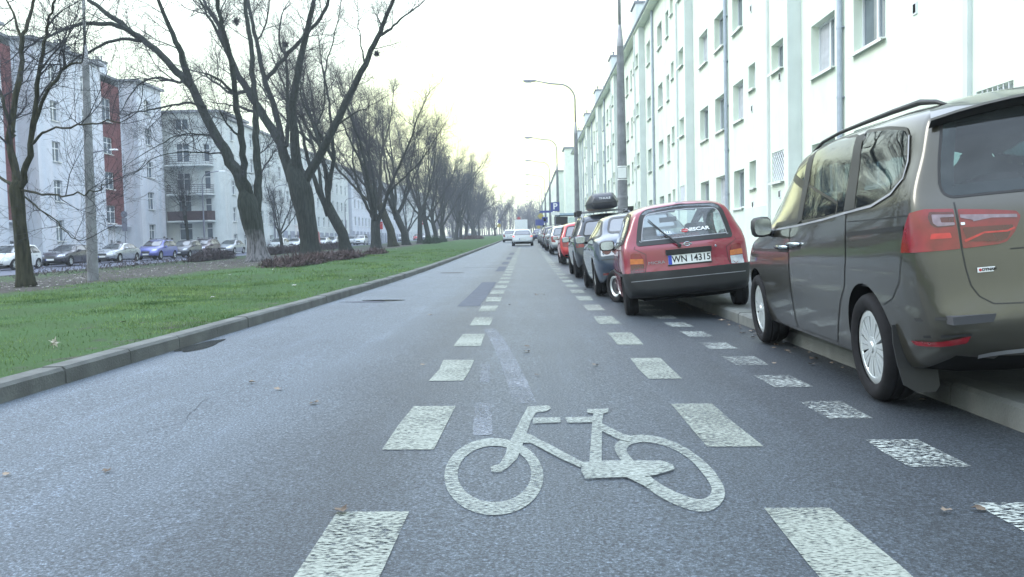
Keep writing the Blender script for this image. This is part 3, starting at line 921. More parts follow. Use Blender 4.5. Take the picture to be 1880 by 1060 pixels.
def car(kind, pm, spokes='five', lit=False, plates=True, bumper=None, front=True):
    K = KIN[kind]
    h = Hull(K['st'], K['rl'], K['rb'], K['fl'], K['fb'])
    root = thing('parked_car', '', 'car')
    W = max(s[4] for s in K['st'])
    r = K['r']
    make_body(h, pm, (r + .055, (0, K['wb']), r, W - .26, W + .3), root)
    for v in 'LR': windows_for(h, root, K['sw'], v, MT['glass_dark'])
    windows_for(h, root, [(K['rw'], .07)], 'B', MT['glass_dark'], name='rear_window')
    windows_for(h, root, [(K['ws'], .07)], 'F', MT['glass_dark'], name='windscreen')
    for q in (K['tl'], mirror(K['tl'])):
        conform(h, rpoly(q, .03, 3), 'B', .005, 'tail_light', MT['lamp_lit'] if lit else MT['lamp_red'], root)
    for q in (K['hl'], mirror(K['hl'])):
        conform(h, rpoly(q, .03, 3), 'F', .005, 'headlight', MT['head_lens'], root)
    conform(h, rpoly(K['grille'], .03, 3), 'F', .004, 'grille', MT['trim'], root)
    conform(h, rpoly([(-.5, .25), (.5, .25), (.45, .37), (-.45, .37)], .03, 3), 'F', .005, 'air_intake', MT['rubber'], root)
    conform(h, rpoly([(-.55, .30), (.55, .30), (.5, .38), (-.5, .38)], .03, 3), 'B', .005, 'bumper', MT['trim'], root)
    for v in 'LR':
        for x in ((.58, 1.82) if kind != 'estate' else (.78, 1.95)):
            line_strip(h, [(x, .28), (x + .04, .6), (x, .95)], .012, v, .003, 'door_seam', MT['rubber'], root)
        for x in (.12 if kind != 'sedan' else .1, 1.0):
            conform(h, rpoly([(x, .80), (x + .2, .795), (x + .2, .825), (x, .83)], .012, 2), v, .02, 'door_handle', MT['trim'], root)
    for wy in (0, K['wb']):
        for lf in (True, False):
            wo = make_wheel(r, .20, r * .66, spokes, lf)
            wo.parent = root
            wo.location = ((-1 if lf else 1) * (W - .105), wy, r)
    my = 1.78 if kind == 'estate' else 1.72
    for s_ in (-1, 1): mirror_pod(root, s_ * (W - .05), my, 1.0, pm, s_)
    hit = drop(h, (0, -8, K['pz']), Vector((0, 1, 0)), .012)
    if plates:
        plate(root, hit.y, K['pz'], s=None)
    hit = drop(h, (0, 12, .43), Vector((0, -1, 0)), .012)
    plate(root, hit.y, .43, s=None, front=True)
    return root, h

def recolour(root, pm, old):
    for o in [root] + list(root.children_recursive):
        if o.type == 'MESH' and old.name in [m.name for m in o.data.materials if m]:
            o.data = o.data.copy()
            for i, m in enumerate(o.data.materials):
                if m == old: o.data.materials[i] = pm
# ------------------------------------------------------------------ ground, carriageway, kerbs
rng = random.Random(11)
YS = [-8 + i * 1.0 for i in range(40)] + [32 + i * 4 for i in range(60)] + [272 + 20 * i for i in range(12)]

def sheet(name, xs, ys, zf, m, kind='structure', label=None):
    v = [(x, y, zf(x, y)) for y in ys for x in xs]
    n = len(xs)
    f = [(i * n + j, i * n + j + 1, (i + 1) * n + j + 1, (i + 1) * n + j) for i in range(len(ys) - 1) for j in range(n - 1)]
    b = MB(); b.add(v, f)
    o = b.build(name, m, None, True)
    return tag(o, label, None, None, kind)

gy = [-60, -20, 0, 10, 20, 30, 45, 60, 80, 110, 150, 200, 260, 330, 420, 560, 700]
sheet('ground', [-700, -300, -100, -50, -38, -24, -12, 0, 12, 50, 120, 400, 700], gy, lambda x, y: rise(min(y, 500)) - .62, MT['ground'])
road = sheet('road', [-3.3, -2, -.7, .8, 2.45], YS, gz, MT['asphalt'])
road['label'] = 'grey asphalt carriageway with a marked cycle lane'
sheet('lawn', [-23.2 + i * .95 for i in range(21)] + [-3.46], YS, lambda x, y: lz(x, y) + .03 * math.sin(x * 1.3 + y * .7) * min(1, max(0, -x - 4)), MT['lawn'])
sheet('side_road', [-32.6, -29, -26, -23.2], YS, lambda x, y: lz(-26, y) - .10, MT['asphalt_far'])
sheet('side_pavement', [-48, -36, -32.6], YS, lambda x, y: lz(-30, y) + .02, MT['pave'])
sheet('pavement', [2.63, 3.4, 5, 7.3, 9], YS, lambda x, y: pz(y), MT['pave'])

def kerb(name, x0, x1, top, base, m, y0, y1, face_right):
    b = MB()
    y = y0
    while y < y1:
        L_ = 1.0 if y < 60 else 6.0
        g_ = .008
        dz = rng.uniform(-.006, .006); dx = rng.uniform(-.006, .006)
        ya, yb = y + g_, y + L_ - g_
        c = .022
        xa, xb = x0 + dx, x1 + dx
        if face_right: prof = [(xa, -.25), (xa, top(ya) * 0 + 0), (xb - c, 0), (xb, -c), (xb + .012, -.40)]
        else: prof = [(xb, -.25), (xb, 0), (xa + c, 0), (xa, -c), (xa - .012, -.40)]
        A = [(px, ya, top(ya) + pz_ + dz) for px, pz_ in prof]; B = [(px, yb, top(yb) + pz_ + dz) for px, pz_ in prof]
        n = 5
        b.add(A + B, [(i, i + 1, n + i + 1, n + i) for i in range(4)] + [(0, 1, 2, 3, 4), (9, 8, 7, 6, 5)])
        y += L_
    o = b.build(name, m)
    return tag(o, kind='structure')
kerb('kerb', -3.46, -3.29, lambda y: .046 + .125 + rise(y), 0, MT['kerb'], -8, 300, True)
kerb('kerb', 2.44, 2.64, lambda y: pz(y) + .004, 0, MT['kerb2'], -8, 300, False)
kerb('kerb', -23.35, -23.2, lambda y: lz(-23.3, y) + .03, 0, MT['kerb2'], 10, 300, False)

# road markings, each a thin sheet on the asphalt
def stripe(name, x0, x1, y0, y1, m, lift=.004):
    b = MB()
    ys = [y0, (y0 + y1) / 2, y1]
    j = [rng.uniform(-.012, .012) for _ in range(6)]
    v = []
    for i, y in enumerate(ys): v += [(x0 + j[i], y, gz(x0, y) + lift), (x1 + j[i + 3], y, gz(x1, y) + lift)]
    b.add(v, ((0, 1, 3, 2), (2, 3, 5, 4)))
    return b.build(name, m, road)
for k in range(-1, 34):
    y = 2 + 2 * k
    stripe('lane_dash', -.70, -.455, y - .02, y + 1.05, MT['paint'])
    if k < 30: stripe('lane_dash', .825, 1.075, y - .0, y + 1.07, MT['paint'])
for k in range(0, 22):
    y = 2.62 + k * 1.0
    stripe('parking_dash', 1.60, 1.85, y, y + .5, MT['paint_old'])

sc_ = 2.0435
def zA(pts): return [on_road(480 + u / sc_, 560 + v / sc_) for u, v in pts]
bk = MB()
lift = [.0045]
def shape(pts):
    P = zA(pts)
    bk.add([(p.x, p.y, p.z + lift[0]) for p in P], [tuple(range(len(P)))[::-1]])
    lift[0] += .0005
def ring_shape(o, i, skip=()):
    A, B = zA(o), zA(i); n = len(A)
    bk.add([(p.x, p.y, p.z + lift[0]) for p in A + B], [(k, (k + 1) % n, n + (k + 1) % n, n + k) for k in range(n) if k not in skip])
    lift[0] += .0005
def ell(cx, cy, rx, ry, n=40, rot=0):
    return [(cx + rx * math.cos(a) * math.cos(rot) - ry * math.sin(a) * math.sin(rot), cy + rx * math.cos(a) * math.sin(rot) + ry * math.sin(a) * math.cos(rot)) for a in [2 * math.pi * k / n for k in range(n)]]
ring_shape(ell(872, 648, 186, 145), ell(874, 638, 138, 106))
ro = [(1325, 545), (1340, 515), (1385, 495), (1450, 492), (1540, 514), (1620, 558), (1692, 620), (1736, 690), (1732, 738), (1695, 772), (1640, 780), (1560, 757), (1480, 715), (1410, 660), (1360, 600)]
ri = [(1372, 555), (1376, 535), (1405, 521), (1460, 520), (1535, 540), (1605, 582), (1655, 636), (1687, 685), (1684, 715), (1660, 732), (1628, 732), (1562, 710), (1490, 672), (1440, 630), (1398, 590)]
def smooth_loop(P, k=3):
    o = []
    n = len(P)
    for i in range(n):
        a, b, c, d = [Vector(P[(i + j) % n]) for j in (-1, 0, 1, 2)]
        for j in range(k):
            t = j / k
            q = .5 * ((2 * b) + (c - a) * t + (2 * a - 5 * b + 4 * c - d) * t * t + (3 * b - 3 * c + d - a) * t ** 3)
            o.append((q.x, q.y))
    return o
ring_shape(smooth_loop(ro), smooth_loop(ri))
shape([(1000, 384), (1078, 380), (1086, 391), (1070, 402), (1030, 407), (1010, 440), (990, 500), (985, 520), (930, 520), (945, 490), (975, 430)])
shape([(925, 516), (985, 516), (960, 580), (930, 610), (900, 632), (862, 632), (860, 612), (895, 600), (918, 560)])
shape([(975, 482), (1014, 492), (1050, 514), (1044, 540), (1010, 522), (975, 522)])
shape([(1018, 428), (1120, 426), (1123, 445), (1018, 450)])
shape([(1140, 427), (1246, 424), (1246, 445), (1148, 447)])
shape([(1222, 396), (1302, 394), (1300, 408), (1283, 413), (1278, 450), (1276, 596), (1230, 597), (1242, 440), (1246, 412), (1222, 409)])
shape([(1040, 514), (1060, 518), (1130, 556), (1208, 598), (1196, 616), (1120, 582), (1042, 540)])
shape([(1276, 450), (1352, 488), (1392, 500), (1380, 520), (1335, 508), (1276, 478)])
shape([(1203, 598), (1280, 592), (1390, 591), (1500, 592), (1543, 606), (1550, 624), (1480, 646), (1400, 655), (1330, 655), (1215, 660), (1200, 630)])
shape([(1340, 640), (1420, 640), (1470, 672), (1440, 690)])
bo = bk.build('bicycle_symbol', MT['paint_bike'], road)
bo['label'] = 'white bicycle symbol painted in the cycle lane'

# manhole covers, gully and patches let into the road
MT['patch'] = mat('dark_patch', (.060, .070, .092), .85, var=.2, scale=8)
MT['wet'] = mat('puddle_water', (.026, .029, .034), .12, var=.6, scale=14, spec=.5)
MT['pale'] = mat('dusty_asphalt', (.17, .19, .25), .8, var=.3, scale=5)
def blob(name, cx, cy, rx, ry, m, lift, n=26, jag=.15, parent=road, seed=1):
    r_ = random.Random(seed)
    b = MB()
    ph = [r_.uniform(0, 6.28) for _ in range(4)]
    v = []
    for k in range(n):
        a = 2 * math.pi * k / n
        q = 1 + jag * (math.sin(2 * a + ph[0]) * .5 + math.sin(3 * a + ph[1]) * .4 + math.sin(5 * a + ph[2]) * .3)
        x, y = cx + rx * q * math.cos(a), cy + ry * q * math.sin(a)
        v.append((x, y, gz(x, y) + lift))
    b.add(v, [tuple(range(n))])
    return b.build(name, m, parent)
blob('puddle', -3.16, 8.2, .10, .58, MT['wet'], .004, seed=3, jag=.32)
blob('puddle', -2.7, 14.15, .40, .14, MT['patch'], .004, seed=5, jag=.25)
blob('puddle', -2.45, 14.45, .33, .16, MT['wet'], .008, seed=8, jag=.2)
blob('manhole_cover', -2.30, 26.3, .36, .36, mat('cast_iron', (.03, .032, .038), .55, .4, var=.3, scale=20, bump=.5), .005, jag=.01)
for i, (x0, x1, y0, y1) in enumerate(((-1.08, -.74, 13.0, 20.5), (-1.02, -.74, 27, 31), (-1.0, -.74, 33, 36), (-.98, -.74, 39, 43), (-1.0, -.74, 47, 52), (-2.2, -.9, 30.2, 30.38))):
    stripe('patch', x0, x1, y0, y1, MT['patch'], .0032)
# old scuffed tracks of scraped-off paint in the lane
MT['scuff'] = worn_paint('scuffed_paint', (.30, .33, .38), .74, 110, .14)
def track(pts, wd):
    P = zA(pts); v = []
    for i, p in enumerate(P):
        v += [(p.x - wd / 2, p.y, gz(p.x, p.y) + .003), (p.x + wd / 2, p.y, gz(p.x, p.y) + .003)]
    b = MB(); b.add(v, [(2 * i, 2 * i + 1, 2 * i + 3, 2 * i + 2) for i in range(len(P) - 1)])
    b.build('scuff_mark', MT['scuff'], road)
track([(990, 370), (960, 290), (930, 220), (890, 140), (855, 90)], .14)
track([(830, 490), (832, 370)], .10)
track([(838, 290), (842, 220)], .07)

# hairline cracks and sealed joints of the old surface
MT['crack'] = mat('crack_tar', (.018, .021, .028), .8, var=.3, scale=12)
def crack(pts, wd, seed):
    rg_ = random.Random(seed); v = []; P = []
    for (x0, y0), (x1, y1) in zip(pts, pts[1:]):
        n_ = max(2, int(math.hypot(x1 - x0, y1 - y0) / .09))
        for i in range(n_): P.append((x0 + (x1 - x0) * i / n_ + rg_.gauss(0, .012), y0 + (y1 - y0) * i / n_ + rg_.gauss(0, .012)))
    for i, (x, y) in enumerate(P):
        a, c = P[max(0, i - 1)], P[min(len(P) - 1, i + 1)]
        d = math.hypot(c[0] - a[0], c[1] - a[1]) or 1
        nx, ny = -(c[1] - a[1]) / d, (c[0] - a[0]) / d
        w_ = wd * rg_.uniform(.25, 1) * min(1, i / 4 + .2, (len(P) - i) / 4)
        v += [(x - nx * w_, y - ny * w_, gz(x, y) + .0026), (x + nx * w_, y + ny * w_, gz(x, y) + .0026)]
    b = MB(); b.add(v, [(2 * i, 2 * i + 1, 2 * i + 3, 2 * i + 2) for i in range(len(P) - 1)])
    b.build('crack', MT['crack'], road)
crack([(-3.2, 9.9), (-2.4, 10.1), (-1.6, 9.95), (-1.15, 10.1)], .0035, 2)
crack([(-2.1, 4.1), (-1.9, 4.7), (-2.05, 5.3), (-1.8, 6.1)], .0018, 3)
crack([(-.4, 6.35), (.1, 6.3), (.5, 6.4), (.8, 6.33)], .002, 5)
crack([(-2.3, 22), (-1.2, 22.15), (0, 22.05), (1.2, 22.2)], .012, 6)

# ------------------------------------------------------------------ grass blades and litter
g = np.random.default_rng(5)
def blades(n, x0, x1, y0, y1, hmin, hmax, wd):
    u = g.random(n)
    y = y0 * (y1 / y0) ** u
    x = g.uniform(x0, x1, n)
    dens = np.clip((x + 12.5) / 3, .06, 1) * (.55 + .45 * np.sin(x * 1.9 + np.sin(y * .8) * 2))
    pat = np.sin(x * .9 + 1.7 * np.sin(y * .45)) + np.sin(y * .62 - x * .35 + 2 * np.sin(x * .5)) + .8 * np.sin(x * 2.3 + y * 1.1)
    dens = dens * np.clip(.75 + .35 * pat, .12, 1)
    keep = g.random(n) < np.clip(dens, .03, 1)
    x, y = x[keep], y[keep]; n = len(x)
    z = np.array([lz(a, b) for a, b in zip(x, y)]) + .03 * np.sin(x * 1.3 + y * .7) * np.clip(-x - 4, 0, 1) - .005
    a = g.uniform(0, 2 * np.pi, n); h = g.uniform(hmin, hmax, n); lean = g.uniform(0, .8, n); b = g.uniform(0, 2 * np.pi, n)
    w_ = wd * (1 + y / 25)
    dx, dy = np.cos(a) * w_, np.sin(a) * w_
    v = np.empty((n, 3, 3))
    v[:, 0] = np.stack([x - dx, y - dy, z], 1); v[:, 1] = np.stack([x + dx, y + dy, z], 1)
    v[:, 2] = np.stack([x + np.cos(b) * h * lean, y + np.sin(b) * h * lean, z + h], 1)
    return v.reshape(-1, 3)
V = np.concatenate([blades(210000, -13, -3.47, 4.6, 20, .012, .04, .0035), blades(80000, -20, -3.5, 14, 60, .03, .07, .006)])
F3 = np.arange(len(V)).reshape(-1, 3)
MT['grass'] = mat('grass_blade', (.060, .138, .046), .8, var=.35, scale=1.4, c2=(.150, .215, .080), spec=.15)
go = np_mesh('grass', V, F3, MT['grass'])
tag(go, 'short green grass of the verge beside the kerb', None, None, 'stuff')

def leaf_mesh(name, spots, sz, m, label):
    vv, ff = [], []
    r_ = random.Random(9)
    for x, y, z in spots:
        a = r_.uniform(0, 6.28); s_ = sz * r_.uniform(.5, 1.3)
        n = 9
        b0 = len(vv)
        vv.append((x, y, z + .012))
        for k in range(n):
            t = 2 * math.pi * k / n
            q = s_ * (1 if k % 2 == 0 else .5)
            vv.append((x + q * math.cos(t + a), y + q * math.sin(t + a), z + .008 + r_.uniform(0, .03) * s_ / .06))
        ff += [(b0, b0 + 1 + k, b0 + 1 + (k + 1) % n) for k in range(n)]
    o = np_mesh(name, np.array(vv), np.array(ff), m)
    return tag(o, label, None, None, 'stuff')
r_ = random.Random(2)
sp_ = []
for _ in range(1500):
    y = 9 * (80 / 9) ** r_.random(); x = r_.choice((r_.gauss(-15, 2.2), r_.uniform(-19, -4), r_.gauss(-15.5, 1.5)))
    if x > -11.5 and r_.random() < .72: continue
    if -22 < x < -3.6: sp_.append((x, y, lz(x, y)))
leaf_mesh('fallen_leaves', sp_, .045, mat('dry_leaf', (.26, .24, .21), .9, var=.45, scale=3, c2=(.44, .43, .42)), 'dry fallen leaves scattered over the verge under the trees')
sp_ = []
for _ in range(70):
    y = 5 + 11 * r_.random(); sp_.append((2.38 - abs(r_.gauss(0, .10)), y, gz(2.3, y)))
for _ in range(24): sp_.append((r_.uniform(-2.5, 2.2), 3 + 14 * r_.random() ** 1.5, 0))
for p in ((990, 541), (985, 543), (995, 541), (1000, 542), (982, 541)):
    q = on_road(*p); sp_.append((q.x, q.y, q.z))
sp_ = [(x, y, gz(x, y)) for x, y, z in sp_]
leaf_mesh('leaf_litter', sp_, .03, mat('brown_leaf', (.10, .065, .045), .9, var=.5, scale=6, c2=(.22, .18, .14)), 'brown leaf litter lying on the asphalt and along the right kerb')
p = on_road(80, 640)
lf = thing('dry_leaf', 'pale maple leaf standing in the grass near the left kerb', 'leaf', (-4.06, 7.26, lz(-4, 7.2) + .045), (R(62), R(15), R(35)))
b = MB()
pts = []
for k in range(20):
    a = 2 * math.pi * k / 20; q = .055 * (1 if k % 4 == 0 else .62 if k % 2 == 0 else .40)
    pts.append((q * math.sin(a), q * math.cos(a), .015 * math.cos(3 * a)))
b.add([(0, 0, 0)] + pts, [(0, 1 + k, 1 + (k + 1) % 20) for k in range(20)])
b.tube([(0, -.04, 0), (0, -.10, .01)], .003, 5)
b.build('blade', mat('pale_leaf', (.36, .34, .28), .8, var=.2, scale=20), lf)
# ------------------------------------------------------------------ buildings
def facade(mb, u0, u1, z0, z1, holes, depth, y=0.0, mi=0, mr=0):
    """wall in the plane y (outward is -y), with real recesses for the openings (u0, u1, z0, z1)"""
    us = sorted({u0, u1} | {h[0] for h in holes} | {h[1] for h in holes})
    zs = sorted({z0, z1} | {h[2] for h in holes} | {h[3] for h in holes})
    for i in range(len(us) - 1):
        j = 0
        while j < len(zs) - 1:
            cu = (us[i] + us[i + 1]) / 2
            if any(h[0] < cu < h[1] and h[2] < (zs[j] + zs[j + 1]) / 2 < h[3] for h in holes): j += 1; continue
            k = j
            while k + 1 < len(zs) - 1 and not any(h[0] < cu < h[1] and h[2] < (zs[k + 1] + zs[k + 2]) / 2 < h[3] for h in holes): k += 1
            mb.quad((us[i], y, zs[j]), (us[i + 1], y, zs[j]), (us[i + 1], y, zs[k + 1]), (us[i], y, zs[k + 1]), mi)
            j = k + 1
    for a, b, c, d in holes:
        e = y + depth
        mb.quad((a, y, c), (a, e, c), (a, e, d), (a, y, d), mr)
        mb.quad((b, y, d), (b, e, d), (b, e, c), (b, y, c), mr)
        mb.quad((a, y, d), (a, e, d), (b, e, d), (b, y, d), mr)
        mb.quad((a, y, c), (b, y, c), (b, e, c), (a, e, c), mr)

WCACHE = {}
def window(parent, u0, u1, z0, z1, depth, y=0.0, lights=2, transom=False, sill=True, blind=0.0, bars=None):
    w_, h_ = u1 - u0, z1 - z0
    key = (round(w_, 2), round(h_, 2), lights, transom, sill, blind > 0, round(depth, 2), bars)
    if key not in WCACHE:
        f = MB(); t = .055; q = .05
        f.box((w_ / 2, 0, t / 2), (w_, q, t)); f.box((w_ / 2, 0, h_ - t / 2), (w_, q, t))
        f.box((t / 2, 0, h_ / 2), (t, q, h_ - 2 * t)); f.box((w_ - t / 2, 0, h_ / 2), (t, q, h_ - 2 * t))
        for k in range(1, lights): f.box((w_ * k / lights, -.002, h_ / 2), (.085, q, h_ - 2 * t))
        if transom: f.box((w_ / 2, -.004, h_ * .66), (w_ - 2 * t, q, .07))
        fo = f.build('window', MT['win_frame'], None)
        g_ = MB(); g_.quad((t, .012, t), (w_ - t, .012, t), (w_ - t, .012, h_ - t), (t, .012, h_ - t))
        po = g_.build('pane', MT['win_glass'], fo)
        if blind > 0:
            g_ = MB(); g_.quad((t, .006, h_ * (1 - blind)), (w_ / lights - .04, .006, h_ * (1 - blind)), (w_ / lights - .04, .006, h_ - t), (t, .006, h_ - t)); g_.build('blind', MT['win_blind'], fo)
        if sill:
            g_ = MB(); g_.box((w_ / 2, -depth / 2 - .055, -.018), (w_ + .06, depth + .05, .03)); g_.box((w_ / 2, -depth - .075, -.045), (w_ + .06, .012, .05)); g_.build('sill', MT['sill'], fo)
        if bars:
            g_ = MB()
            if bars == 'grid':
                n = max(2, int(w_ / .13))
                for k in range(n + 1): g_.tube([(w_ * k / n, -depth + .05, 0), (w_ * k / n, -depth + .05, h_)], .011, 5)
                for k in range(1, 3): g_.tube([(0, -depth + .05, h_ * k / 3), (w_, -depth + .05, h_ * k / 3)], .010, 5)
            else:
                n = int((w_ + h_) / .16)
                for k in range(1, n):
                    s_ = k * (w_ + h_) / n
                    x0, y0 = (s_, 0) if s_ < w_ else (w_, s_ - w_); x1, y1 = (0, s_) if s_ < h_ else (s_ - h_, h_)
                    g_.tube([(x0, -depth + .05, y0), (x1, -depth + .05, y1)], .011, 5); g_.tube([(w_ - x0, -depth + .06, y0), (w_ - x1, -depth + .06, y1)], .011, 5)
            g_.build('bars', MT['win_frame'], fo)
        WCACHE[key] = fo
        o = fo
    else: o = copy_tree(WCACHE[key])
    o.parent = parent
    o.location = (u0, y + depth - .03, z0)
    return o

def downpipe(parent, u, y, z0, z1, foot=None):
    b = MB()
    b.tube([(u, y - .08, z0), (u, y - .08, z1)], .062, 10)
    z = z0 + .6
    while z < z1: b.lathe([(.062, -.03), (.072, -.03), (.072, .03), (.062, .03)], (u, y - .08, z), 10); b.box((u, y - .03, z), (.20, .06, .02)); z += 1.55
    o = b.build('downpipe', MT['pipe'], parent, True, 40)
    if foot:
        b = MB(); b.tube([(u, y - .08, z0 - foot), (u, y - .08, z0 + .02)], .070, 10); b.build('pipe_foot', MT['pipe_dark'], o, True, 40)
    return o

def chimney(parent, u0, u1, y0, y1, z0, z1, pots=3, m=None):
    b = MB()
    b.box(((u0 + u1) / 2, (y0 + y1) / 2, (z0 + z1) / 2), (u1 - u0, y1 - y0, z1 - z0), 0)
    b.box(((u0 + u1) / 2, (y0 + y1) / 2, z1 + .06), (u1 - u0 + .16, y1 - y0 + .16, .12), 1)
    for k in range(pots):
        y = y0 + (y1 - y0) * (k + .5) / pots
        b.lathe([(.07, 0), (.06, .34), (.10, .36), (.10, .40), (.03, .46)], ((u0 + u1) / 2, y, z1 + .12), 8, 'Z', 1)
    return b.build('chimney', [m or MT['wall_pil_shade'], MT['roof']], parent)

# ---- long white block on the right: local x runs towards the camera, outward is -y (world -X)
Y0 = 126.0
XW = 7.2
rb = thing('apartment_block', 'long white apartment block with pilasters and downpipes along the right pavement', 'building', (XW, Y0, 0), (0, 0, -math.pi / 2))
U = lambda y: Y0 - y
wl, pl_, pil = MB(), MB(), MB()
ZT, ZB = 13.45, -.5
bays = [(13.4, 11.75), (24.3, 22.65), (38.6, 36.9), (53.2, 51.5), (67.7, 66.0), (82.3, 80.6), (96.9, 95.2), (111.5, 109.8)]
ROWS = [(1.95, 3.22), (4.86, 6.14), (7.85, 9.10), (10.96, 12.22)]
SROW = [(2.52, 3.36), (5.60, 6.38), (8.66, 9.46), (11.7, 12.5)]
edges = [(-6.0, None)] + bays[:]
wins = []
far = -6.0
for i, (bf, bn) in enumerate(bays + [(Y0 + 1.7, Y0)]):
    a, b = far, bn                              # flat stretch between bays
    cols = []
    if i == 1: cols = [(17.42, 19.08, ROWS, 2), (20.22, 21.86, ROWS, 2)]
    elif i == 2: cols = [(27.12, 27.92, SROW, 1), (28.6, 30.0, ROWS, 2), (31.2, 32.8, ROWS, 2), (34.05, 35.65, ROWS, 2)]
    elif i == 0: cols = [(-3, -1.4, ROWS, 2), (2, 3.6, ROWS, 2), (6, 7.6, ROWS, 2), (8.8, 10.4, ROWS, 2)]
    else:
        s_ = far - 38.6
        for q in ((41.7, 42.5, SROW, 1), (43.0, 43.85, ROWS, 1), (45.1, 46.6, ROWS, 2), (49.3, 50.7, ROWS, 2)):
            if q[1] + s_ < b: cols.append((q[0] + s_, q[1] + s_, q[2], q[3]))
    holes = []
    for y0, y1, rows, n in cols:
        for k, (z0, z1) in enumerate(rows):
            if i == 1 and k == 0: pass
            holes.append((U(y1), U(y0), z0, z1)); wins.append((U(y1), U(y0), z0, z1, 0.0, n))
    facade(wl, U(b), U(a), 1.92, ZT, [h for h in holes if h[2] > 1.92], .24)
    pl_.quad((U(b), -.03, ZB), (U(a), -.03, ZB), (U(a), -.03, 1.9), (U(b), -.03, 1.9)); pl_.quad((U(b), -.03, 1.9), (U(a), -.03, 1.9), (U(a), 0, 1.92), (U(b), 0, 1.92))
    if i == len(bays): break
    P = -.35
    hs = [(U(bf - .18), U(bn + .38), z0, z1) for z0, z1 in ((2.45, 3.26), (5.42, 6.18), (8.4, 9.15), (11.3, 12.05))]
    if i == 0: hs = [(U(13.28), U(12.28), 2.28, 3.07)] + hs[1:]
    facade(wl, U(bf), U(bn), ZB, ZT, hs, .24, P)
    for k, h in enumerate(hs): wins.append((*h, P, -1 if k == 0 and i < 3 else 1))
    wl.quad((U(bn), P, ZB), (U(bn), 0, ZB), (U(bn), 0, ZT), (U(bn), P, ZT), 1)  # near return coloured greyer than the front, shade put into the render
    wl.quad((U(bf), 0, ZB), (U(bf), P, ZB), (U(bf), P, ZT), (U(bf), 0, ZT), 1)  # far return takes the same shade-grey render
    pil.box((U(bf) - .07, P - .03, (ZT + ZB) / 2), (.14, .09, ZT - ZB - .01))
    far = bf
wl.quad((U(Y0), 0, ZB), (U(Y0), 10, ZB), (U(Y0), 10, ZT), (U(Y0), 0, ZT)); wl.quad((U(-6), 10, ZB), (U(-6), 0, ZB), (U(-6), 0, ZT), (U(-6), 10, ZT))
wl.build('wall', [MT['wall_right'], MT['wall_pil_shade']], rb)
pl_.build('plinth', MT['plinth'], rb)
po_ = pil.build('pilaster', MT['wall_pil_shade'], rb); po_['kind'] = 'stuff'
for k, (a, b, c, d, y, n) in enumerate(wins):
    bars = 'grid' if n == -1 and a > U(14) else 'lattice' if n == -1 else None
    if Y0 - b > 66 and n == 1 and (b - a) < .82: pass
    window(rb, a, b, c, d, .24, y, max(1, n), blind=.96 if k % 3 == 1 else 0, bars=bars)
b = MB(); b.quad((0, -.45, ZT + .22), (U(-6), -.45, ZT + .22), (U(-6), 5, ZT + 1.1), (0, 5, ZT + 1.1)); b.quad((0, 5, ZT + 1.1), (U(-6), 5, ZT + 1.1), (U(-6), 10, ZT + .2), (0, 10, ZT + .2)); b.build('roof', MT['roof'], rb)
b = MB(); b.box((U(-6) / 2, -.14, ZT + .11), (U(-6), .62, .20)); b.box((U(-6) / 2, -.50, ZT + .17), (U(-6), .12, .10), 1); b.build('cornice', [MT['wall_right'], MT['pipe']], rb)
for y in (19.7, 30.72, 47.95, 62.5, 77.0, 91.6, 106.2): downpipe(rb, U(y), 0, 1.9, ZT, 2.0)
for i, (bf, bn) in enumerate(bays[3:]): chimney(rb, U(bf) - .1, U(bn) + .1, -.5, 1.1, ZT + .2, ZT + 1.35)
for y in (55.5,): chimney(rb, U(y) - .1, U(y) + 1.4, 2, 3.4, ZT + .3, ZT + 1.9)
for y, z in ((16.1, 5.06), (24.7 - 1.4, 5.2), (27.5, 5.0), (27.5, 1.98), (23.4, 2.1), (27.5, 8.1)):
    b = MB(); p0 = -.35 if 22.65 < y < 24.3 else 0
    b.box((U(y), p0 - .012, z), (.16, .024, .22)); b.box((U(y), p0 - .026, z), (.10, .006, .16), 1); b.build('vent', [MT['win_frame'], MT['dark']], rb)

# ---- the block beyond it, with loggias, and a taller slab
def slab(name, label, loc, rz, length, height, depth, rows, cols, m, roof=True, wins_w=1.3, wins_h=1.4, first=1.2, step=3.0, group=None, balc=None, lights=2, transom=False, dep=.18, end=True, base=None):
    t = thing(name, label, 'building', loc, (0, 0, rz), group)
    b = MB(); holes = []
    for c in cols:
        for r in range(rows): holes.append((c, c + wins_w, first + r * step, first + r * step + wins_h))
    facade(b, 0, length, -1.2, height, holes, dep)
    b.quad((0, depth, -1.2), (0, 0, -1.2), (0, 0, height), (0, depth, height)); b.quad((length, 0, -1.2), (length, depth, -1.2), (length, depth, height), (length, 0, height))
    b.quad((length, depth, -1.2), (0, depth, -1.2), (0, depth, height), (length, depth, height))
    b.build('wall', m, t)
    if base:
        q = MB(); u = 0
        for c in cols:
            if c > u: q.box(((u + c) / 2, -.02, .85), (c - u, .06, 4.1))
            u = c + wins_w
        q.box(((u + length) / 2, -.02, .85), (length - u, .06, 4.1))
        q.build('ground_floor_facing', base, t)
    q = MB(); q.box((length / 2, depth / 2, height + .12), (length + .5, depth + .5, .24)); q.build('roof', MT['roof'], t)
    for k, h in enumerate(holes): window(t, *h, dep, 0, lights, transom, blind=.5 if k % 4 == 1 else .96 if k % 5 == 2 else 0)
    return t
slab('apartment_block', 'pale apartment slab with a blank end wall beyond the long white block', (6.95, 156, 1.6), -math.pi / 2, 6, 15.4, 9, 4, [2.5], MT['wall_right'], wins_h=1.5, first=2)
fb = slab('apartment_block', 'farthest white block with loggias and a straight roof edge on the right', (5.9, 360, 2.6), -math.pi / 2, 196, 11.6, 10, 3, [4 + 7 * i for i in range(27)], MT['wall_right'], wins_w=2.6, wins_h=1.6, first=2.2, step=2.9)

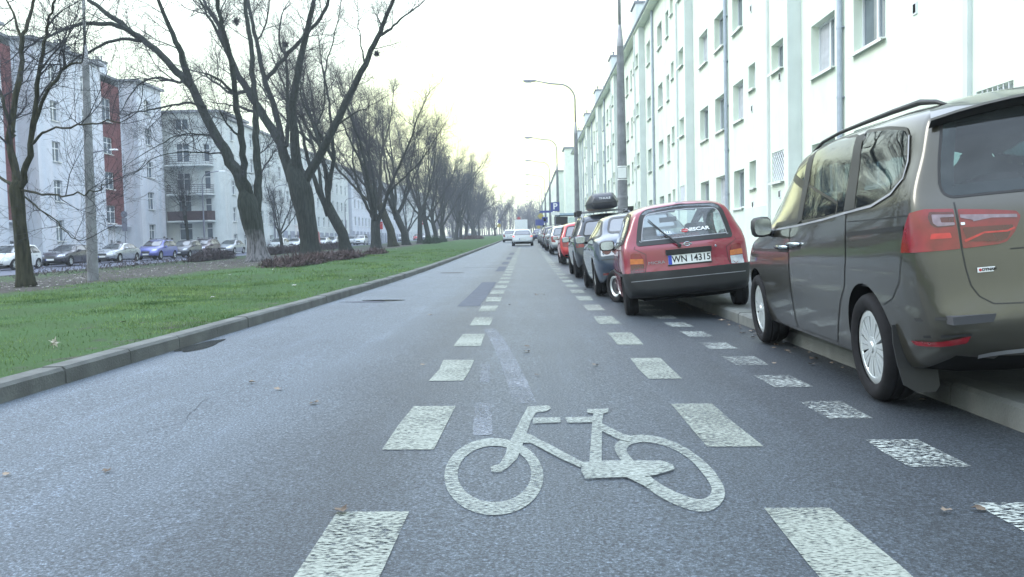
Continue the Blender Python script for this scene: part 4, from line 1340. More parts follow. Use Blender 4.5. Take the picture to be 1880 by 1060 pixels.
# ---- left side: first house with red brick stair strips, outward is -y (world +X), local x runs away from the camera
AX, AY = -36.5, 52.0
lb = thing('apartment_house', 'pale house with tall red brick window strips between projecting bays on the left', 'building', (AX, AY, 0), (0, 0, math.pi / 2))
V_ = lambda y: y - AY
wl = MB()
ZT = 17.0
RW = [(1.95, 3.6), (5.05, 6.7), (8.15, 9.7), (11.3, 12.85), (14.3, 15.6)]
bay_list = [(52.0, 60.3, [(54, 55.2), (57.5, 58.7)]), (64.4, 74.6, [(66.4, 67.6), (71.2, 72.4)]), (81.4, 86.9, [(83.0, 84.4)])]
ww_ = []
for a, b_, cs in bay_list:
    hs = [(V_(c0), V_(c1), z0, z1) for c0, c1 in cs for z0, z1 in RW]
    facade(wl, V_(a), V_(b_), -.6, ZT, hs, .2)
    ww_ += [(h, 0, 2, True) for h in hs]
    for y in (a, b_): wl.quad((V_(y), 0, -.6), (V_(y), 2.0, -.6), (V_(y), 2.0, ZT), (V_(y), 0, ZT), 0)
for a, b_ in ((60.3, 64.4), (74.6, 81.4)):
    P = 1.5
    br = MB()
    s0, s1 = (60.6, 64.1) if a < 65 else (77.6, 81.1)
    hs = [(V_(s0 + .1), V_(s0 + 1.75), z0, z1) for z0, z1 in ((3.62, 5.25), (6.75, 8.3), (9.95, 11.45), (12.9, 15.0))]
    facade(br, V_(s0), V_(s1), 3.5, 16.4, hs, .15, P)
    br.build('brick_strip', MT['brick'], lb)
    ww_ += [(h, P, 2, True) for h in hs]
    if s0 - a > .4: facade(wl, V_(a), V_(s0), -.6, ZT, [], .1, P)
    if b_ - s1 > .05: facade(wl, V_(s1), V_(b_), -.6, ZT, [], .1, P)
    facade(wl, V_(s0), V_(s1), -.6, 3.5, [(V_(s0 + .5), V_(s0 + .95), .6, 2.1), (V_(s0 + 1.7), V_(s0 + 2.6), -.3, 2.0)], .5, P)
    wl.quad((V_(s0 + .4), P + .5, -.5), (V_(s0 + 2.7), P + .5, -.5), (V_(s0 + 2.7), P + .5, 2.1), (V_(s0 + .4), P + .5, 2.1), 1)
    wl.box((V_((s0 + s1) / 2), P - .25, 3.42), (s1 - s0 + .3, .6, .14))
wl.quad((V_(52), 12, -.6), (V_(52), 0, -.6), (V_(52), 0, ZT), (V_(52), 12, ZT)); wl.quad((V_(86.9), 0, -.6), (V_(86.9), 12, -.6), (V_(86.9), 12, ZT), (V_(86.9), 0, ZT))
wl.build('wall', [MT['wall_left'], MT['dark']], lb)
pb = MB()
for a, b_, cs in bay_list: pb.box((V_((a + b_) / 2), -.02, .35), (b_ - a + .04, .06, 1.5))
pb.build('plinth', MT['wall_grey'], lb)
for h, y, n, tr in ww_: window(lb, *h, .2 if y == 0 else .15, y, n, tr)
b = MB()
b.box((V_(69.5), 7.0, ZT + .1), (36, 11, .2))
for a, b_, cs in bay_list: b.box((V_((a + b_) / 2), .9, ZT + .103), (b_ - a + .5, 2.4, .21))
b.build('roof', MT['roof'], lb)
for y in (58, 72.5, 79): chimney(lb, V_(y), V_(y) + 1.5, 2.2, 3.2, ZT, ZT + 1.5, 4, MT['wall_left'])

# ---- corner house with balconies facing the camera
cb_ = thing('corner_house', 'pale corner house with three stacked balconies behind the big trees', 'building', (-37.4, 88.0, 0), (0, 0, 0))
wl = MB()
hs = [(1.75, 3.1, z0, z1) for z0, z1 in ((2.05, 3.8), (4.3, 6.9), (7.1, 8.9), (10.0, 11.9), (13.25, 14.4))] + [(4.55, 5.2, z0, z1) for z0, z1 in ((2.05, 3.8), (4.3, 6.3), (7.2, 9.1), (10.0, 11.8))]
ZT = 15.0
facade(wl, 0, 5.2 + .1, -.6, ZT, hs, .2)
n = 8                                              # rounded corner towards the street
cx_, cy_, rr = 5.3, 1.0, 1.0
pv = [(cx_ + rr * math.sin(a), cy_ - rr * math.cos(a)) for a in [math.pi / 2 * k / n for k in range(n + 1)]]
for (x0, y0), (x1, y1) in zip(pv, pv[1:]): wl.quad((x0, y0, -.6), (x1, y1, -.6), (x1, y1, ZT), (x0, y0, ZT))
wl.quad((0, 8, -.6), (0, 0, -.6), (0, 0, ZT), (0, 8, ZT))
wl.quad((6.3, 1, -.6), (6.3, 1.6, -.6), (6.3, 1.6, ZT), (6.3, 1, ZT))
wl.build('wall', MT['wall_left2'], cb_, False)
for k, h in enumerate(hs): window(cb_, *h, .2, 0, 2 if h[1] - h[0] > 1 else 1, h[3] - h[2] > 1.6, sill=k in (0, 4))
b = MB(); b.prism([(-.3, -.3), (5.4, -.3), (6.6, .5), (6.6, 9), (-.3, 9)], lambda u, v, k: (u, v, ZT + .25 * k)); b.build('roof', MT['roof'], cb_)
for k, (z, solid) in enumerate(((9.5, 0), (6.55, 0), (3.85, 1))):
    b = MB(); b.prism([(1.0, 0), (1.0, -1.1), (1.2, -1.25), (5.2, -1.25), (5.55, -.9), (5.6, .1)], lambda u, v, q: (u, v, z + .15 * q)); bo_ = b.build('balcony', MT['wall_left2'], cb_)
    pth = [(1.05, 0), (1.05, -1.08), (1.22, -1.2), (5.18, -1.2), (5.48, -.88), (5.52, .1)]
    b = MB()
    if solid:
        for (x0, y0), (x1, y1) in zip(pth, pth[1:]):
            b.quad((x0, y0, z + .15), (x1, y1, z + .15), (x1, y1, z + 1.1), (x0, y0, z + 1.1)); b.quad((x1 * .995, y1 + .03, z + .15), (x0 * .995, y0 + .03, z + .15), (x0 * .995, y0 + .03, z + 1.1), (x1 * .995, y1 + .03, z + 1.1))
        b.build('parapet', MT['balc_dark'], bo_)
    else:
        for q in (.25, .45, .65, .85, 1.05): b.tube([(x, y, z + q) for x, y in pth], .022 if q < 1 else .03, 5)
        for (x0, y0), (x1, y1) in zip(pth, pth[1:]):
            m_ = max(1, int(math.hypot(x1 - x0, y1 - y0) / .3))
            for j in range(m_): b.tube([(x0 + (x1 - x0) * j / m_, y0 + (y1 - y0) * j / m_, z + .15), (x0 + (x1 - x0) * j / m_, y0 + (y1 - y0) * j / m_, z + 1.05)], .014, 4)
        b.build('railing', MT['rail'], bo_)

slab('apartment_house', 'pale house with plain rendered front just past the corner with the balconies', (-31.1, 89.62, 0), math.pi / 2, 17.3, 14.6, 10, 5, [1.5 + 3.2 * i for i in range(5)], MT['wall_left2'], wins_w=1.15, wins_h=1.5, first=1.1, step=2.85, transom=True)
slab('apartment_house', 'long pale house with grey ground floor behind the row of bare trees', (-31.1, 107.0, .3), math.pi / 2, 44, 14.2, 10, 5, [1.5 + 3.3 * i for i in range(13)], MT['wall_left2'], wins_w=1.25, wins_h=1.5, first=.9, step=2.85, transom=True, base=MT['wall_grey'])
l2 = slab('apartment_house', 'pale house with grey shop front far down the left side', (-30.6, 151.5, .8), math.pi / 2, 58, 13.6, 10, 4, [2 + 3.4 * i for i in range(16)], MT['wall_left'], wins_w=1.4, wins_h=1.6, first=.8, step=3.1, base=MT['wall_grey'])
slab('apartment_house', 'last pale house at the far end of the left side', (-30.0, 214, 1.6), math.pi / 2, 70, 14, 10, 4, [2 + 3.6 * i for i in range(18)], MT['wall_left2'], wins_w=1.4, wins_h=1.6, first=1.2, step=3.1)
# ------------------------------------------------------------------ trees
def wander(rg, p, d, length, r0, r1, k, wob, up):
    pts, rad = [Vector(p)], [r0]
    d = Vector(d).normalized()
    for i in range(k):
        d = (d + Vector((rg.gauss(0, wob), rg.gauss(0, wob), rg.gauss(0, wob) + up))).normalized()
        pts.append(pts[-1] + d * (length / k)); rad.append(r0 + (r1 - r0) * (i + 1) / k)
    return pts, rad

def at_t(pts, rad, t):
    k = len(pts) - 1
    i = min(int(t * k), k - 1); f = t * k - i
    return pts[i].lerp(pts[i + 1], f), (pts[i + 1] - pts[i]).normalized(), rad[i] + (rad[i + 1] - rad[i]) * f

def side_dir(rg, d, ang, upb):
    q = d.orthogonal().normalized()
    q.rotate(Matrix.Rotation(rg.uniform(0, 2 * math.pi), 3, d))
    return (d * math.cos(ang) + q * math.sin(ang) + Vector((0, 0, upb))).normalized()

def sprout(mb, rg, pts, rad, n, lmin, lmax, lev, tmin=.2, droop=.04):
    for _ in range(n):
        t = tmin + (1 - tmin) * rg.random() ** .8
        p, d, r = at_t(pts, rad, t)
        L_ = rg.uniform(lmin, lmax) * (1.15 - .5 * t)
        r0 = min(r * .6, .009 + .012 * L_) if lev < 3 else min(r * .7, .009)
        dd = side_dir(rg, d, rg.uniform(.45, 1.15), rg.uniform(-.12, .35))
        k = {1: 6, 2: 5, 3: 3, 4: 2}[lev]
        q, rq = wander(rg, p, dd, L_, r0, max(.003, r0 * .28), k, .13 if lev < 3 else .18, droop if lev < 3 else .0)
        mb.tube(q, rq, 5 if lev == 1 else 4 if lev == 2 else 3, 0, False)
        if lev == 1: sprout(mb, rg, q, rq, int(4 + L_ * 2.6), .6, 1.9, 2, .15)
        elif lev == 2: sprout(mb, rg, q, rq, int(3 + L_ * 3.6), .3, 1.0, 3, .1)
        elif lev == 3 and L_ > .55: sprout(mb, rg, q, rq, 2, .15, .45, 4, .2)

def trunk_mesh(path, rad, seed, flare=1.7, n=14):
    rg = random.Random(seed)
    ph = [rg.uniform(0, 6.28) for _ in range(3)]
    mb = MB()
    P, Q = [], []
    k = len(path) - 1
    for i in range(k):
        for j in range(4):
            P.append(Vector(path[i]).lerp(Vector(path[i + 1]), j / 4)); Q.append(rad[i] + (rad[i + 1] - rad[i]) * j / 4)
    P.append(Vector(path[-1])); Q.append(rad[-1])
    e_ = (P[-1] - P[-2]).normalized(); q0 = Q[-1]
    for f_, g_ in ((.35, .86), (.6, .6), (.75, .25)): P.append(P[-1] + e_ * q0 * .6); Q.append(q0 * g_)
    z0 = P[0].z
    Q = [q * (1 + (flare - 1) * math.exp(-max(0, p.z - z0) / .35)) for p, q in zip(P, Q)]
    def rough(i, j):
        a = 2 * math.pi * j / n
        f = math.exp(-max(0, P[i].z - z0) / .5)
        return 1 + (.05 + .14 * f) * math.sin(5 * a + ph[0]) + .05 * math.sin(3 * a + ph[1] + P[i].z * .8) + .035 * math.sin(8 * a + P[i].z * 3 + ph[2])
    mb.tube(P, Q, n, 0, True, rough)
    return mb

def smooth_path(P, sub=3):
    P = [Vector(p) for p in P]
    if len(P) < 3: return P
    o = []
    for i in range(len(P) - 1):
        a, b, c, d = P[max(0, i - 1)], P[i], P[i + 1], P[min(len(P) - 1, i + 2)]
        for j in range(sub):
            t = j / sub
            o.append(.5 * ((2 * b) + (c - a) * t + (2 * a - 5 * b + 4 * c - d) * t * t + (3 * b - 3 * c + d - a) * t ** 3))
    return o + [P[-1]]

def hero_tree(label, loc, trunk, trad, limbs, seed, bark, dens=1.0, flare=1.6, group=None, nests=()):
    """trunk and limbs given in metres relative to loc"""
    t = thing('bare_tree', label, 'tree', loc, (0, 0, 0), group)
    rg = random.Random(seed)
    trunk_mesh(trunk, trad, seed, flare).build('trunk', bark, t, True)
    li, tw = MB(), MB()
    seen = [Vector(p) for p in trunk[1:]]
    for path, r0, r1 in limbs:
        a_ = Vector(path[0]); near = min(seen, key=lambda s_: (s_ - a_).length)
        path = ([near] if (near - a_).length > .12 else []) + [Vector(q_) for q_ in path]
        P = smooth_path(path, 4)
        seen += [Vector(q_) for q_ in P[1:]]
        k = len(P)
        P = [p + Vector((rg.gauss(0, .03), rg.gauss(0, .03), rg.gauss(0, .03))) if 0 < i < k - 1 else p for i, p in enumerate(P)]
        rd = [r0 + (r1 - r0) * (i / (k - 1)) ** .8 for i in range(k)]
        li.tube(P, rd, 9 if r0 > .15 else 6, 0, True, lambda i, j: 1 + .07 * math.sin(j * 2.3 + i * 1.7))
        Lt = sum((P[i + 1] - P[i]).length for i in range(k - 1))
        sprout(tw, rg, P, rd, int(dens * (2 + Lt * 1.25)), 1.0, 2.9, 1, .22)
        # continue the tip beyond the end of the limb
        e = (P[-1] - P[-2]).normalized()
        q, rq = wander(rg, P[-1], e, 2.2, r1, .008, 6, .12, .05)
        tw.tube(q, rq, 5, 0, False); sprout(tw, rg, q, rq, int(6 * dens), .5, 1.4, 2, .05)
    c = li.build('limbs', bark, t, True)
    tw.build('twigs', MT['twig'], t, True)
    return t

def grown_tree(seed, H=15.5, tr=.42, lean=(0, 0), fork=3.4, nl=5, dens=1.0):
    """limbs of a pollarded street tree, spreading like a vase"""
    rg = random.Random(seed)
    top = Vector((lean[0], lean[1], fork))
    trunk = [Vector((0, 0, -.15)), Vector((lean[0] * .2, lean[1] * .2, fork * .4)), top]
    limbs = []
    a0 = rg.uniform(0, 6.28)
    for k in range(nl):
        a = a0 + 2 * math.pi * k / nl + rg.uniform(-.35, .35)
        inc = rg.uniform(.30, .74) if k else .1
        L_ = (H - fork) * rg.uniform(.62, .84)
        st = top + Vector((0, 0, -rg.uniform(.1, .9)))
        d = Vector((math.cos(a) * math.sin(inc), math.sin(a) * math.sin(inc), math.cos(inc)))
        P, q = wander(rg, st, d, L_, 1, 1, 6, .09, .07)
        limbs.append((P, tr * rg.uniform(.34, .50), .028))
        if rg.random() < .8:
            p, dd, r = at_t(P, [1] * len(P), rg.uniform(.25, .5))
            d2 = side_dir(rg, dd, rg.uniform(.4, .7), .15)
            P2, q = wander(rg, p, d2, L_ * .6, 1, 1, 5, .1, .08)
            limbs.append((P2, tr * .28, .025))
    return trunk, [tr, tr * .82, tr * .80], limbs

Zg = lambda x, y: lz(x, y) - .02
# the three nearest trees are traced limb by limb
def rel(loc, pts, Y):
    o = []
    for px, py, dy in pts:
        p = at(px, py, Y + dy); o.append(p - Vector(loc))
    return o
z4_ = lambda L_: [(u / 2.65, v / 2.65, d) for u, v, d in L_]
z5_ = lambda L_: [(380 + u / 2.208, v / 2.208, d) for u, v, d in L_]

YA = 23.6
lA = at(47, 524, YA); lA.z = Zg(lA.x, YA)
hero_tree('slim bare tree standing alone in the verge left of the concrete lamp post', lA,
    [(0, 0, -.1)] + rel(lA, [(43, 470, 0), (36, 410, 0), (31, 350, 0)], YA), [.20, .19, .165, .19],
    [(rel(lA, z4_([(85, 925, 0), (62, 800, .1), (55, 620, .3), (95, 400, .5), (112, 200, .8), (150, 80, 1.0), (180, -40, 1.2)]), YA), .13, .035),
     (rel(lA, z4_([(95, 930, 0), (130, 800, -.2), (165, 600, -.5), (185, 420, -.7), (205, 250, -1.0), (232, 120, -1.2), (270, 0, -1.5)]), YA), .11, .025),
     (rel(lA, z4_([(60, 640, .2), (20, 520, .6), (-10, 380, 1), (-60, 200, 1.4)]), YA), .07, .025),
     (rel(lA, z4_([(160, 640, -.4), (230, 450, -1), (330, 330, -1.6), (400, 300, -2.0)]), YA), .065, .02),
     (rel(lA, z4_([(100, 930, 0), (200, 945, -.8), (310, 950, -1.5), (430, 935, -2.2), (520, 900, -2.8)]), YA), .04, .012),
     (rel(lA, z4_([(105, 950, 0), (190, 1010, -.6), (270, 1080, -1.0), (370, 1165, -1.5)]), YA), .035, .012),
     (rel(lA, z4_([(160, 700, -.4), (230, 640, -1), (380, 606, -1.8), (500, 600, -2.6), (600, 590, -3.2)]), YA), .04, .012),
     (rel(lA, z4_([(60, 900, 0), (-20, 840, .8), (-120, 700, 1.5)]), YA), .06, .02),
     (rel(lA, z4_([(110, 200, .8), (60, 60, 1.2), (20, -40, 1.8)]), YA), .05, .02)], 3, MT['bark_moss'], .72, 1.5)

Y1 = 44.7
l1 = at(474, 476, Y1); l1.z = Zg(l1.x, Y1)
hero_tree('huge old leaning tree with pale flaking bark at its foot', l1,
    [(0, 0, -.2)] + rel(l1, [(470, 440, 0), (463, 408, 0), (455, 375, 0)], Y1), [.50, .46, .52, .54],
    [(rel(l1, z5_([(190, 880, 0), (160, 790, 0), (120, 700, .3), (75, 615, .6), (25, 530, 1)]) + z4_([(930, 430, 1.4), (865, 355, 1.8), (760, 245, 2.2), (620, 140, 2.8), (500, 50, 3.4), (430, 0, 3.8)]), Y1), .42, .10),
     (rel(l1, z4_([(930, 420, 1.4), (880, 260, .8), (830, 140, .4), (765, -10, 0)]), Y1), .22, .08),
     (rel(l1, z4_([(690, 190, 2.4), (600, 135, 2.0), (480, 113, 1.2), (390, 118, .6), (345, 135, .2), (200, 190, -.5), (110, 240, -1)]), Y1), .16, .04),
     (rel(l1, z4_([(690, 200, 2.4), (560, 195, 3), (420, 260, 3.6), (320, 325, 4), (215, 460, 4.4)]), Y1), .13, .03),
     (rel(l1, z4_([(1000, 520, 1), (900, 500, 0), (780, 530, -1), (680, 540, -1.6), (610, 560, -2)]), Y1), .10, .02),
     (rel(l1, z4_([(870, 400, 1.6), (750, 380, 2.6), (650, 440, 3.4), (590, 540, 4)]), Y1), .10, .02),
     (rel(l1, z4_([(1010, 660, .6), (900, 655, -.4), (800, 690, -1.2), (650, 780, -2)]), Y1), .07, .015),
     (rel(l1, z4_([(1050, 750, .4), (930, 740, -.8), (780, 760, -1.8), (640, 850, -2.8)]), Y1), .06, .015),
     (rel(l1, z5_([(170, 800, 0), (148, 690, -.5), (140, 560, -1), (118, 400, -1.6), (100, 260, -2), (62, 110, -2.4), (40, -20, -2.8)]), Y1), .24, .09),
     (rel(l1, z5_([(205, 850, .2), (204, 720, .8), (201, 560, 1.2), (198, 430, 1.6), (185, 300, 2), (178, 170, 2.4), (158, 50, 2.8), (148, -30, 3)]), Y1), .26, .09),
     (rel(l1, z5_([(110, 380, -1.6), (60, 330, -2.6), (0, 300, -3.4)]) , Y1), .12, .04),
     (rel(l1, z5_([(100, 250, -2), (20, 90, -1.2), (-30, 0, -.8)]), Y1), .12, .05),
     (rel(l1, z5_([(140, 560, -1), (80, 500, -2), (40, 420, -3)]), Y1), .07, .02)], 5, MT['bark_pale'], 1.0, 1.75)

Y2 = 55.5
l2_ = at(573, 466, Y2); l2_.z = Zg(l2_.x, Y2)
hero_tree('huge old forked tree with mossy trunk behind the low brown thicket', l2_,
    [(0, 0, -.2)] + rel(l2_, [(568, 430, 0), (560, 385, 0), (552, 350, 0), (545, 325, 0)], Y2), [.62, .58, .64, .74, .66],
    [(rel(l2_, z5_([(345, 730, 0), (300, 590, .3), (235, 480, .8), (165, 370, 1.4), (95, 235, 2), (50, 105, 2.6), (0, 30, 3.2)]), Y2), .42, .12),
     (rel(l2_, z5_([(370, 720, 0), (357, 570, -.6), (348, 430, -1.2), (368, 300, -1.8), (398, 160, -2.4), (430, 20, -3)]), Y2), .36, .14),
     (rel(l2_, z5_([(395, 740, 0), (465, 615, -.4), (520, 510, -.8), (578, 385, -1.2), (640, 262, -1.6), (690, 155, -2), (728, 65, -2.4), (765, -20, -2.8)]), Y2), .36, .10),
     (rel(l2_, z5_([(690, 150, -2), (745, 118, -2.4), (800, 65, -2.8), (860, 25, -3.2)]), Y2), .11, .03),
     (rel(l2_, z5_([(640, 260, -1.6), (625, 190, -1), (615, 110, -.5), (612, 40, 0)]), Y2), .07, .02),
     (rel(l2_, z5_([(300, 560, .5), (272, 430, 1.4), (232, 312, 2), (205, 190, 2.6), (180, 70, 3.2), (160, -20, 3.6)]), Y2), .26, .09),
     (rel(l2_, z5_([(320, 590, .2), (328, 500, .9), (326, 380, 1.5), (322, 250, 2), (290, 165, 2.4), (300, 80, 2.8)]), Y2), .18, .05),
     (rel(l2_, z5_([(240, 320, 2), (310, 240, 1.4), (400, 140, .8), (470, 60, .2), (492, -10, 0)]), Y2), .16, .10),
     (rel(l2_, z5_([(465, 610, -.4), (430, 500, .4), (385, 410, 1), (380, 330, 1.4)]), Y2), .13, .04),
     (rel(l2_, z5_([(160, 370, 1.4), (100, 380, 2.4), (40, 340, 3.2), (0, 310, 4)]), Y2), .13, .05),
     (rel(l2_, z5_([(185, 450, 1.0), (110, 430, 0), (40, 420, -1)]), Y2), .12, .03),
     (rel(l2_, z5_([(440, 520, .4), (470, 440, 1), (480, 300, 1.8), (510, 170, 2.6), (540, 30, 3.2)]), Y2), .09, .03),
     (rel(l2_, z5_([(520, 510, -.8), (600, 460, -1.8), (680, 420, -2.6)]), Y2), .08, .02),
     (rel(l2_, z5_([(200, 180, 2.6), (240, 90, 2), (255, -10, 1.5)]), Y2), .08, .04)], 8, MT['bark'], 1.1, 1.5)

# birds' nests and mistletoe balls up in the crowns
for (px, py, Y, r0, lab) in ((434, 40, 54, .28, 'dark ball of mistletoe high in the left of the big crowns'), (524, 82, 56, .20, 'small dark ball of mistletoe in the forked tree'), (692, 99, 56, .22, 'small grey ball of mistletoe beside the outermost right limb')):
    p = at(px, py, Y)
    b = MB(); rg = random.Random(int(px))
    for _ in range(240):
        d = Vector((rg.gauss(0, 1), rg.gauss(0, 1), rg.gauss(0, 1))).normalized()
        b.tube([d * r0 * .1, d * r0 * rg.uniform(.6, 1.1) + Vector((rg.gauss(0, .05), rg.gauss(0, .05), rg.gauss(0, .05)))], [.012, .010], 3, 0, False)
    b.tube([Vector((0, 0, -r0)), Vector((.05, 0, -.05)), Vector((0, 0, .1))], [.02, .03, .02], 5)
    o = b.build('mistletoe', MT['twig'], None); o.location = p
    tag(o, lab, 'mistletoe')

# the rest of the row, getting smaller into the distance
row = [(636, 66.5, 2, (-1.4, 0), .48, 3.6), (690, 79, 21, (.0, .2), .52, 2.6), (722, 89, 4, (-1.3, .3), .50, 4.2), (746, 99, 33, (-1.2, 0), .46, 3.8), (770.5, 112, 6, (.2, 0), .36, 4.2), (787, 122, 47, (-.5, 0), .42, 3.4), (801, 133, 58, (0, 0), .44, 3.2), (813, 144, 9, (0, 0), .45, 4), (837, 158, 10, (-.3, 0), .44, 3.4), (846, 172, 61, (0, 0), .42, 4), (856, 186, 72, (0, 0), .40, 3.8), (868, 200, 73, (0, 0), .40, 4), (874, 214, 74, (0, 0), .40, 3.6), (880, 228, 75, (0, 0), .40, 4)]
labs = ['third tree of the row, leaning left, just behind the low thicket', 'stout tree forking low into a wide vase, right of the leaning third tree', 'thick mossy trunk right of the low forking tree', 'leaning trunk with the red sign on its right', 'slim straight trunk right of the red sign', 'curved trunk just right of the slim straight one', 'forked trunk behind the curved one', 'straight trunk beyond the forked one, before the gap with the bush', 'dark paired trunk above the small evergreen bush', 'distant trunk second past the evergreen bush', 'distant trunk third past the evergreen bush', 'distant trunk before the low brown shrub', 'distant trunk above the low brown shrub', 'last trunk of the verge row before the crossing']
protos = {}
for i, (px, Y, sd, lean, tr, fork) in enumerate(row):
    p = at(px, 440, Y); p.z = Zg(p.x, Y) + .0
    if i < 6:
        tk, trd, lm = grown_tree(sd + 100, 21.5 - i * .3, tr, lean, fork, 5 + i % 2)
        o = hero_tree(labs[i], p, tk, trd, lm, sd + 50, MT['bark'] if i != 2 else MT['bark_moss'], 1.1, 1.35, 'bare street trees in one row on the verge')
        protos[i] = o
    else:
        o = copy_tree(protos[(3, 4, 5, 1)[i % 4]])
        o.location = p; o.rotation_euler = (0, 0, i * 2.1); o.scale = (.92, .92, .90 + .04 * ((i * 7) % 5 - 2))
        o['label'] = labs[i]
# trees of the crossing street and the far end
far_t = [(-9.5, 262, 1, .8, 'lone leafless tree right of the far end of the verge row'), (-15, 246, 3, 1.0, 'bare tree beyond the far end of the verge'), (-22, 258, 4, 1.0, 'bare tree left of the far crossing'), (-27.4, 96, 5, .55, 'young bare tree at the roadside before the long left house'), (-24.6, 140, 4, .75, 'bare tree between the left road and the verge, midway along'), (-24.4, 176, 1, .8, 'bare tree between the left road and the verge, far along')]
for x, y, pi_, s_, lab in far_t:
    o = copy_tree(protos[pi_]); o.location = (x, y, Zg(max(x, -20), y)); o.rotation_euler = (0, 0, x + y); o.scale = (s_, s_, s_); o['label'] = lab
    if 'group' in o: del o['group']
# slim tree in front of the balconies
p = at(346, 455, 82)
tk, trd, lm = grown_tree(203, 8.5, .17, (-.1, 0), 3.2, 4)
hero_tree('slim dark bare tree in front of the balconies of the corner house', (p.x, 82, Zg(-28, 82)), tk, trd, lm, 77, MT['bark'], .7, 1.2)

# hazy wood closing the view at the far end
b = MB(); rg = random.Random(77)
for i in range(340):
    x = rg.uniform(-75, 40); y = rg.uniform(300, 400) + abs(x) * .2; h = rg.uniform(9, 15) * (1 if x < -5 else .8)
    z = rise(y) - .5
    P, q = wander(rg, (x, y, z), (rg.gauss(0, .1), 0, 1), h, .2, .05, 5, .06, .02); b.tube(P, [.22, .2, .16, .12, .08, .04], 4, 0, False)
    for _ in range(26):
        pp, d, r = at_t(P, [.1] * 6, rg.uniform(.22, 1)); dd = side_dir(rg, d, rg.uniform(.4, 1.1), .2)
        Q, q = wander(rg, pp, dd, rg.uniform(1.5, 4), .06, .02, 3, .15, .03); b.tube(Q, [.07, .05, .035, .02], 3, 0, False)
        for _ in range(3):
            p2, d2, r = at_t(Q, [.1] * 4, rg.uniform(.2, 1)); Q2, q = wander(rg, p2, side_dir(rg, d2, .8, .1), rg.uniform(.6, 1.6), .03, .02, 2, .15, 0); b.tube(Q2, [.035, .025, .015], 3, 0, False)
o = b.build('far_wood', MT['twig_hazed'], None)  # paler twigs carry part of the haze in their colour
tag(o, 'hazy mass of bare trees closing the far end of the street', None, None, 'stuff')

# ------------------------------------------------------------------ hedges and thickets
def thicket(name, label, cat, path, wd, h, n, m, seed, r=.006, group=None):
    """twiggy mass along a ground path [(x, y)]"""
    rg = random.Random(seed)
    vv, ff = [], []
    L_ = [0]
    for a, c in zip(path, path[1:]): L_.append(L_[-1] + math.hypot(c[0] - a[0], c[1] - a[1]))
    ox, oy = path[0]; oz = Zg(ox, oy)
    for _ in range(n):
        s_ = rg.uniform(0, L_[-1])
        i = max(k for k in range(len(path) - 1) if L_[k] <= s_ + 1e-9)
        t = (s_ - L_[i]) / (L_[i + 1] - L_[i])
        cx = path[i][0] + (path[i + 1][0] - path[i][0]) * t; cy = path[i][1] + (path[i + 1][1] - path[i][1]) * t
        a = rg.uniform(0, 6.28); q = wd * math.sqrt(rg.random())
        edge = min(1, min(s_, L_[-1] - s_) / .8 + .45)
        x, y = cx + q * math.cos(a), cy + q * math.sin(a)
        zb = Zg(x, y)
        hh = h * (1 - .45 * (q / wd) ** 2) * rg.uniform(.6, 1.05) * edge * (.85 + .15 * math.sin(s_ * 1.7 + seed))
        z = zb + hh * rg.uniform(0, .7)
        d = Vector((rg.gauss(0, .5), rg.gauss(0, .5), rg.uniform(.1, 1))).normalized() * min(hh * .7, rg.uniform(.12, .4))
        sd_ = d.orthogonal().normalized(); sd_.rotate(Matrix.Rotation(rg.uniform(0, 6.28), 3, d.normalized()))
        p0 = Vector((x - ox, y - oy, z - oz)); b0 = len(vv); w_ = r * rg.uniform(.6, 1.4)
        vv += [p0 - sd_ * w_, p0 + sd_ * w_, p0 + d * .55 + sd_ * w_ * .7 + Vector((rg.gauss(0, .03), rg.gauss(0, .03), 0)), p0 + d]
        ff.append((b0, b0 + 1, b0 + 2, b0 + 3))
    o = np_mesh(name, np.array([tuple(v) for v in vv]), np.array(ff), m)
    o.location = (ox, oy, oz)
    return tag(o, label, cat, group)
MT['hedge'] = mat('hedge_twigs', (.040, .034, .042), .9, var=.4, scale=2, c2=(.085, .07, .075), spec=.1)
MT['thicket'] = mat('thicket_twigs', (.045, .032, .034), .9, var=.4, scale=3, c2=(.115, .088, .088), spec=.1)
MT['evergreen'] = mat('evergreen_shoots', (.035, .060, .035), .9, var=.4, scale=3, spec=.1)
thicket('thicket', 'low reddish brown thicket spreading in front of the forked tree', 'shrub', [(-9.2, 31.6), (-9.0, 34.5), (-9.3, 38), (-9.0, 41.5), (-9.0, 44)], .85, .54, 11000, MT['thicket'], 1, .009)
thicket('thicket', 'small low brown bush at the right tip of the long thicket', 'shrub', [(-8.9, 49.5), (-8.8, 51.5)], .55, .55, 1600, MT['thicket'], 2, .010)
thicket('hedge', 'clipped brown hedge along the left road behind the big trees', 'hedge', [(-20.2, 64), (-20.3, 80), (-20.5, 96)], .55, 1.15, 11000, MT['hedge'], 3, .02)
thicket('hedge', 'short piece of brown hedge left of the pale barked tree', 'hedge', [(-20.4, 52.5), (-20.2, 58)], .5, 1.1, 4200, MT['hedge'], 4, .016)
thicket('hedge', 'thin gappy row of low hedge plants in front of the parked cars on the left', 'hedge', [(-20.4, 34), (-20.3, 42), (-20.3, 51)], .45, .65, 650, MT['hedge'], 5, .012)
thicket('bush', 'small dark green bush on the verge far along', 'shrub', [(-11.2, 99), (-11.0, 101.5)], .9, 1.5, 1500, MT['evergreen'], 6, .022)
thicket('bush', 'smaller green bush right beside the dark green one', 'shrub', [(-11.3, 112), (-11.2, 113.5)], .8, 1.3, 900, MT['evergreen'], 7, .022)
thicket('bush', 'low rounded brown shrub near the far end of the verge', 'shrub', [(-9.6, 148), (-8.8, 151)], 1.5, 1.2, 1800, MT['thicket'], 8, .035)
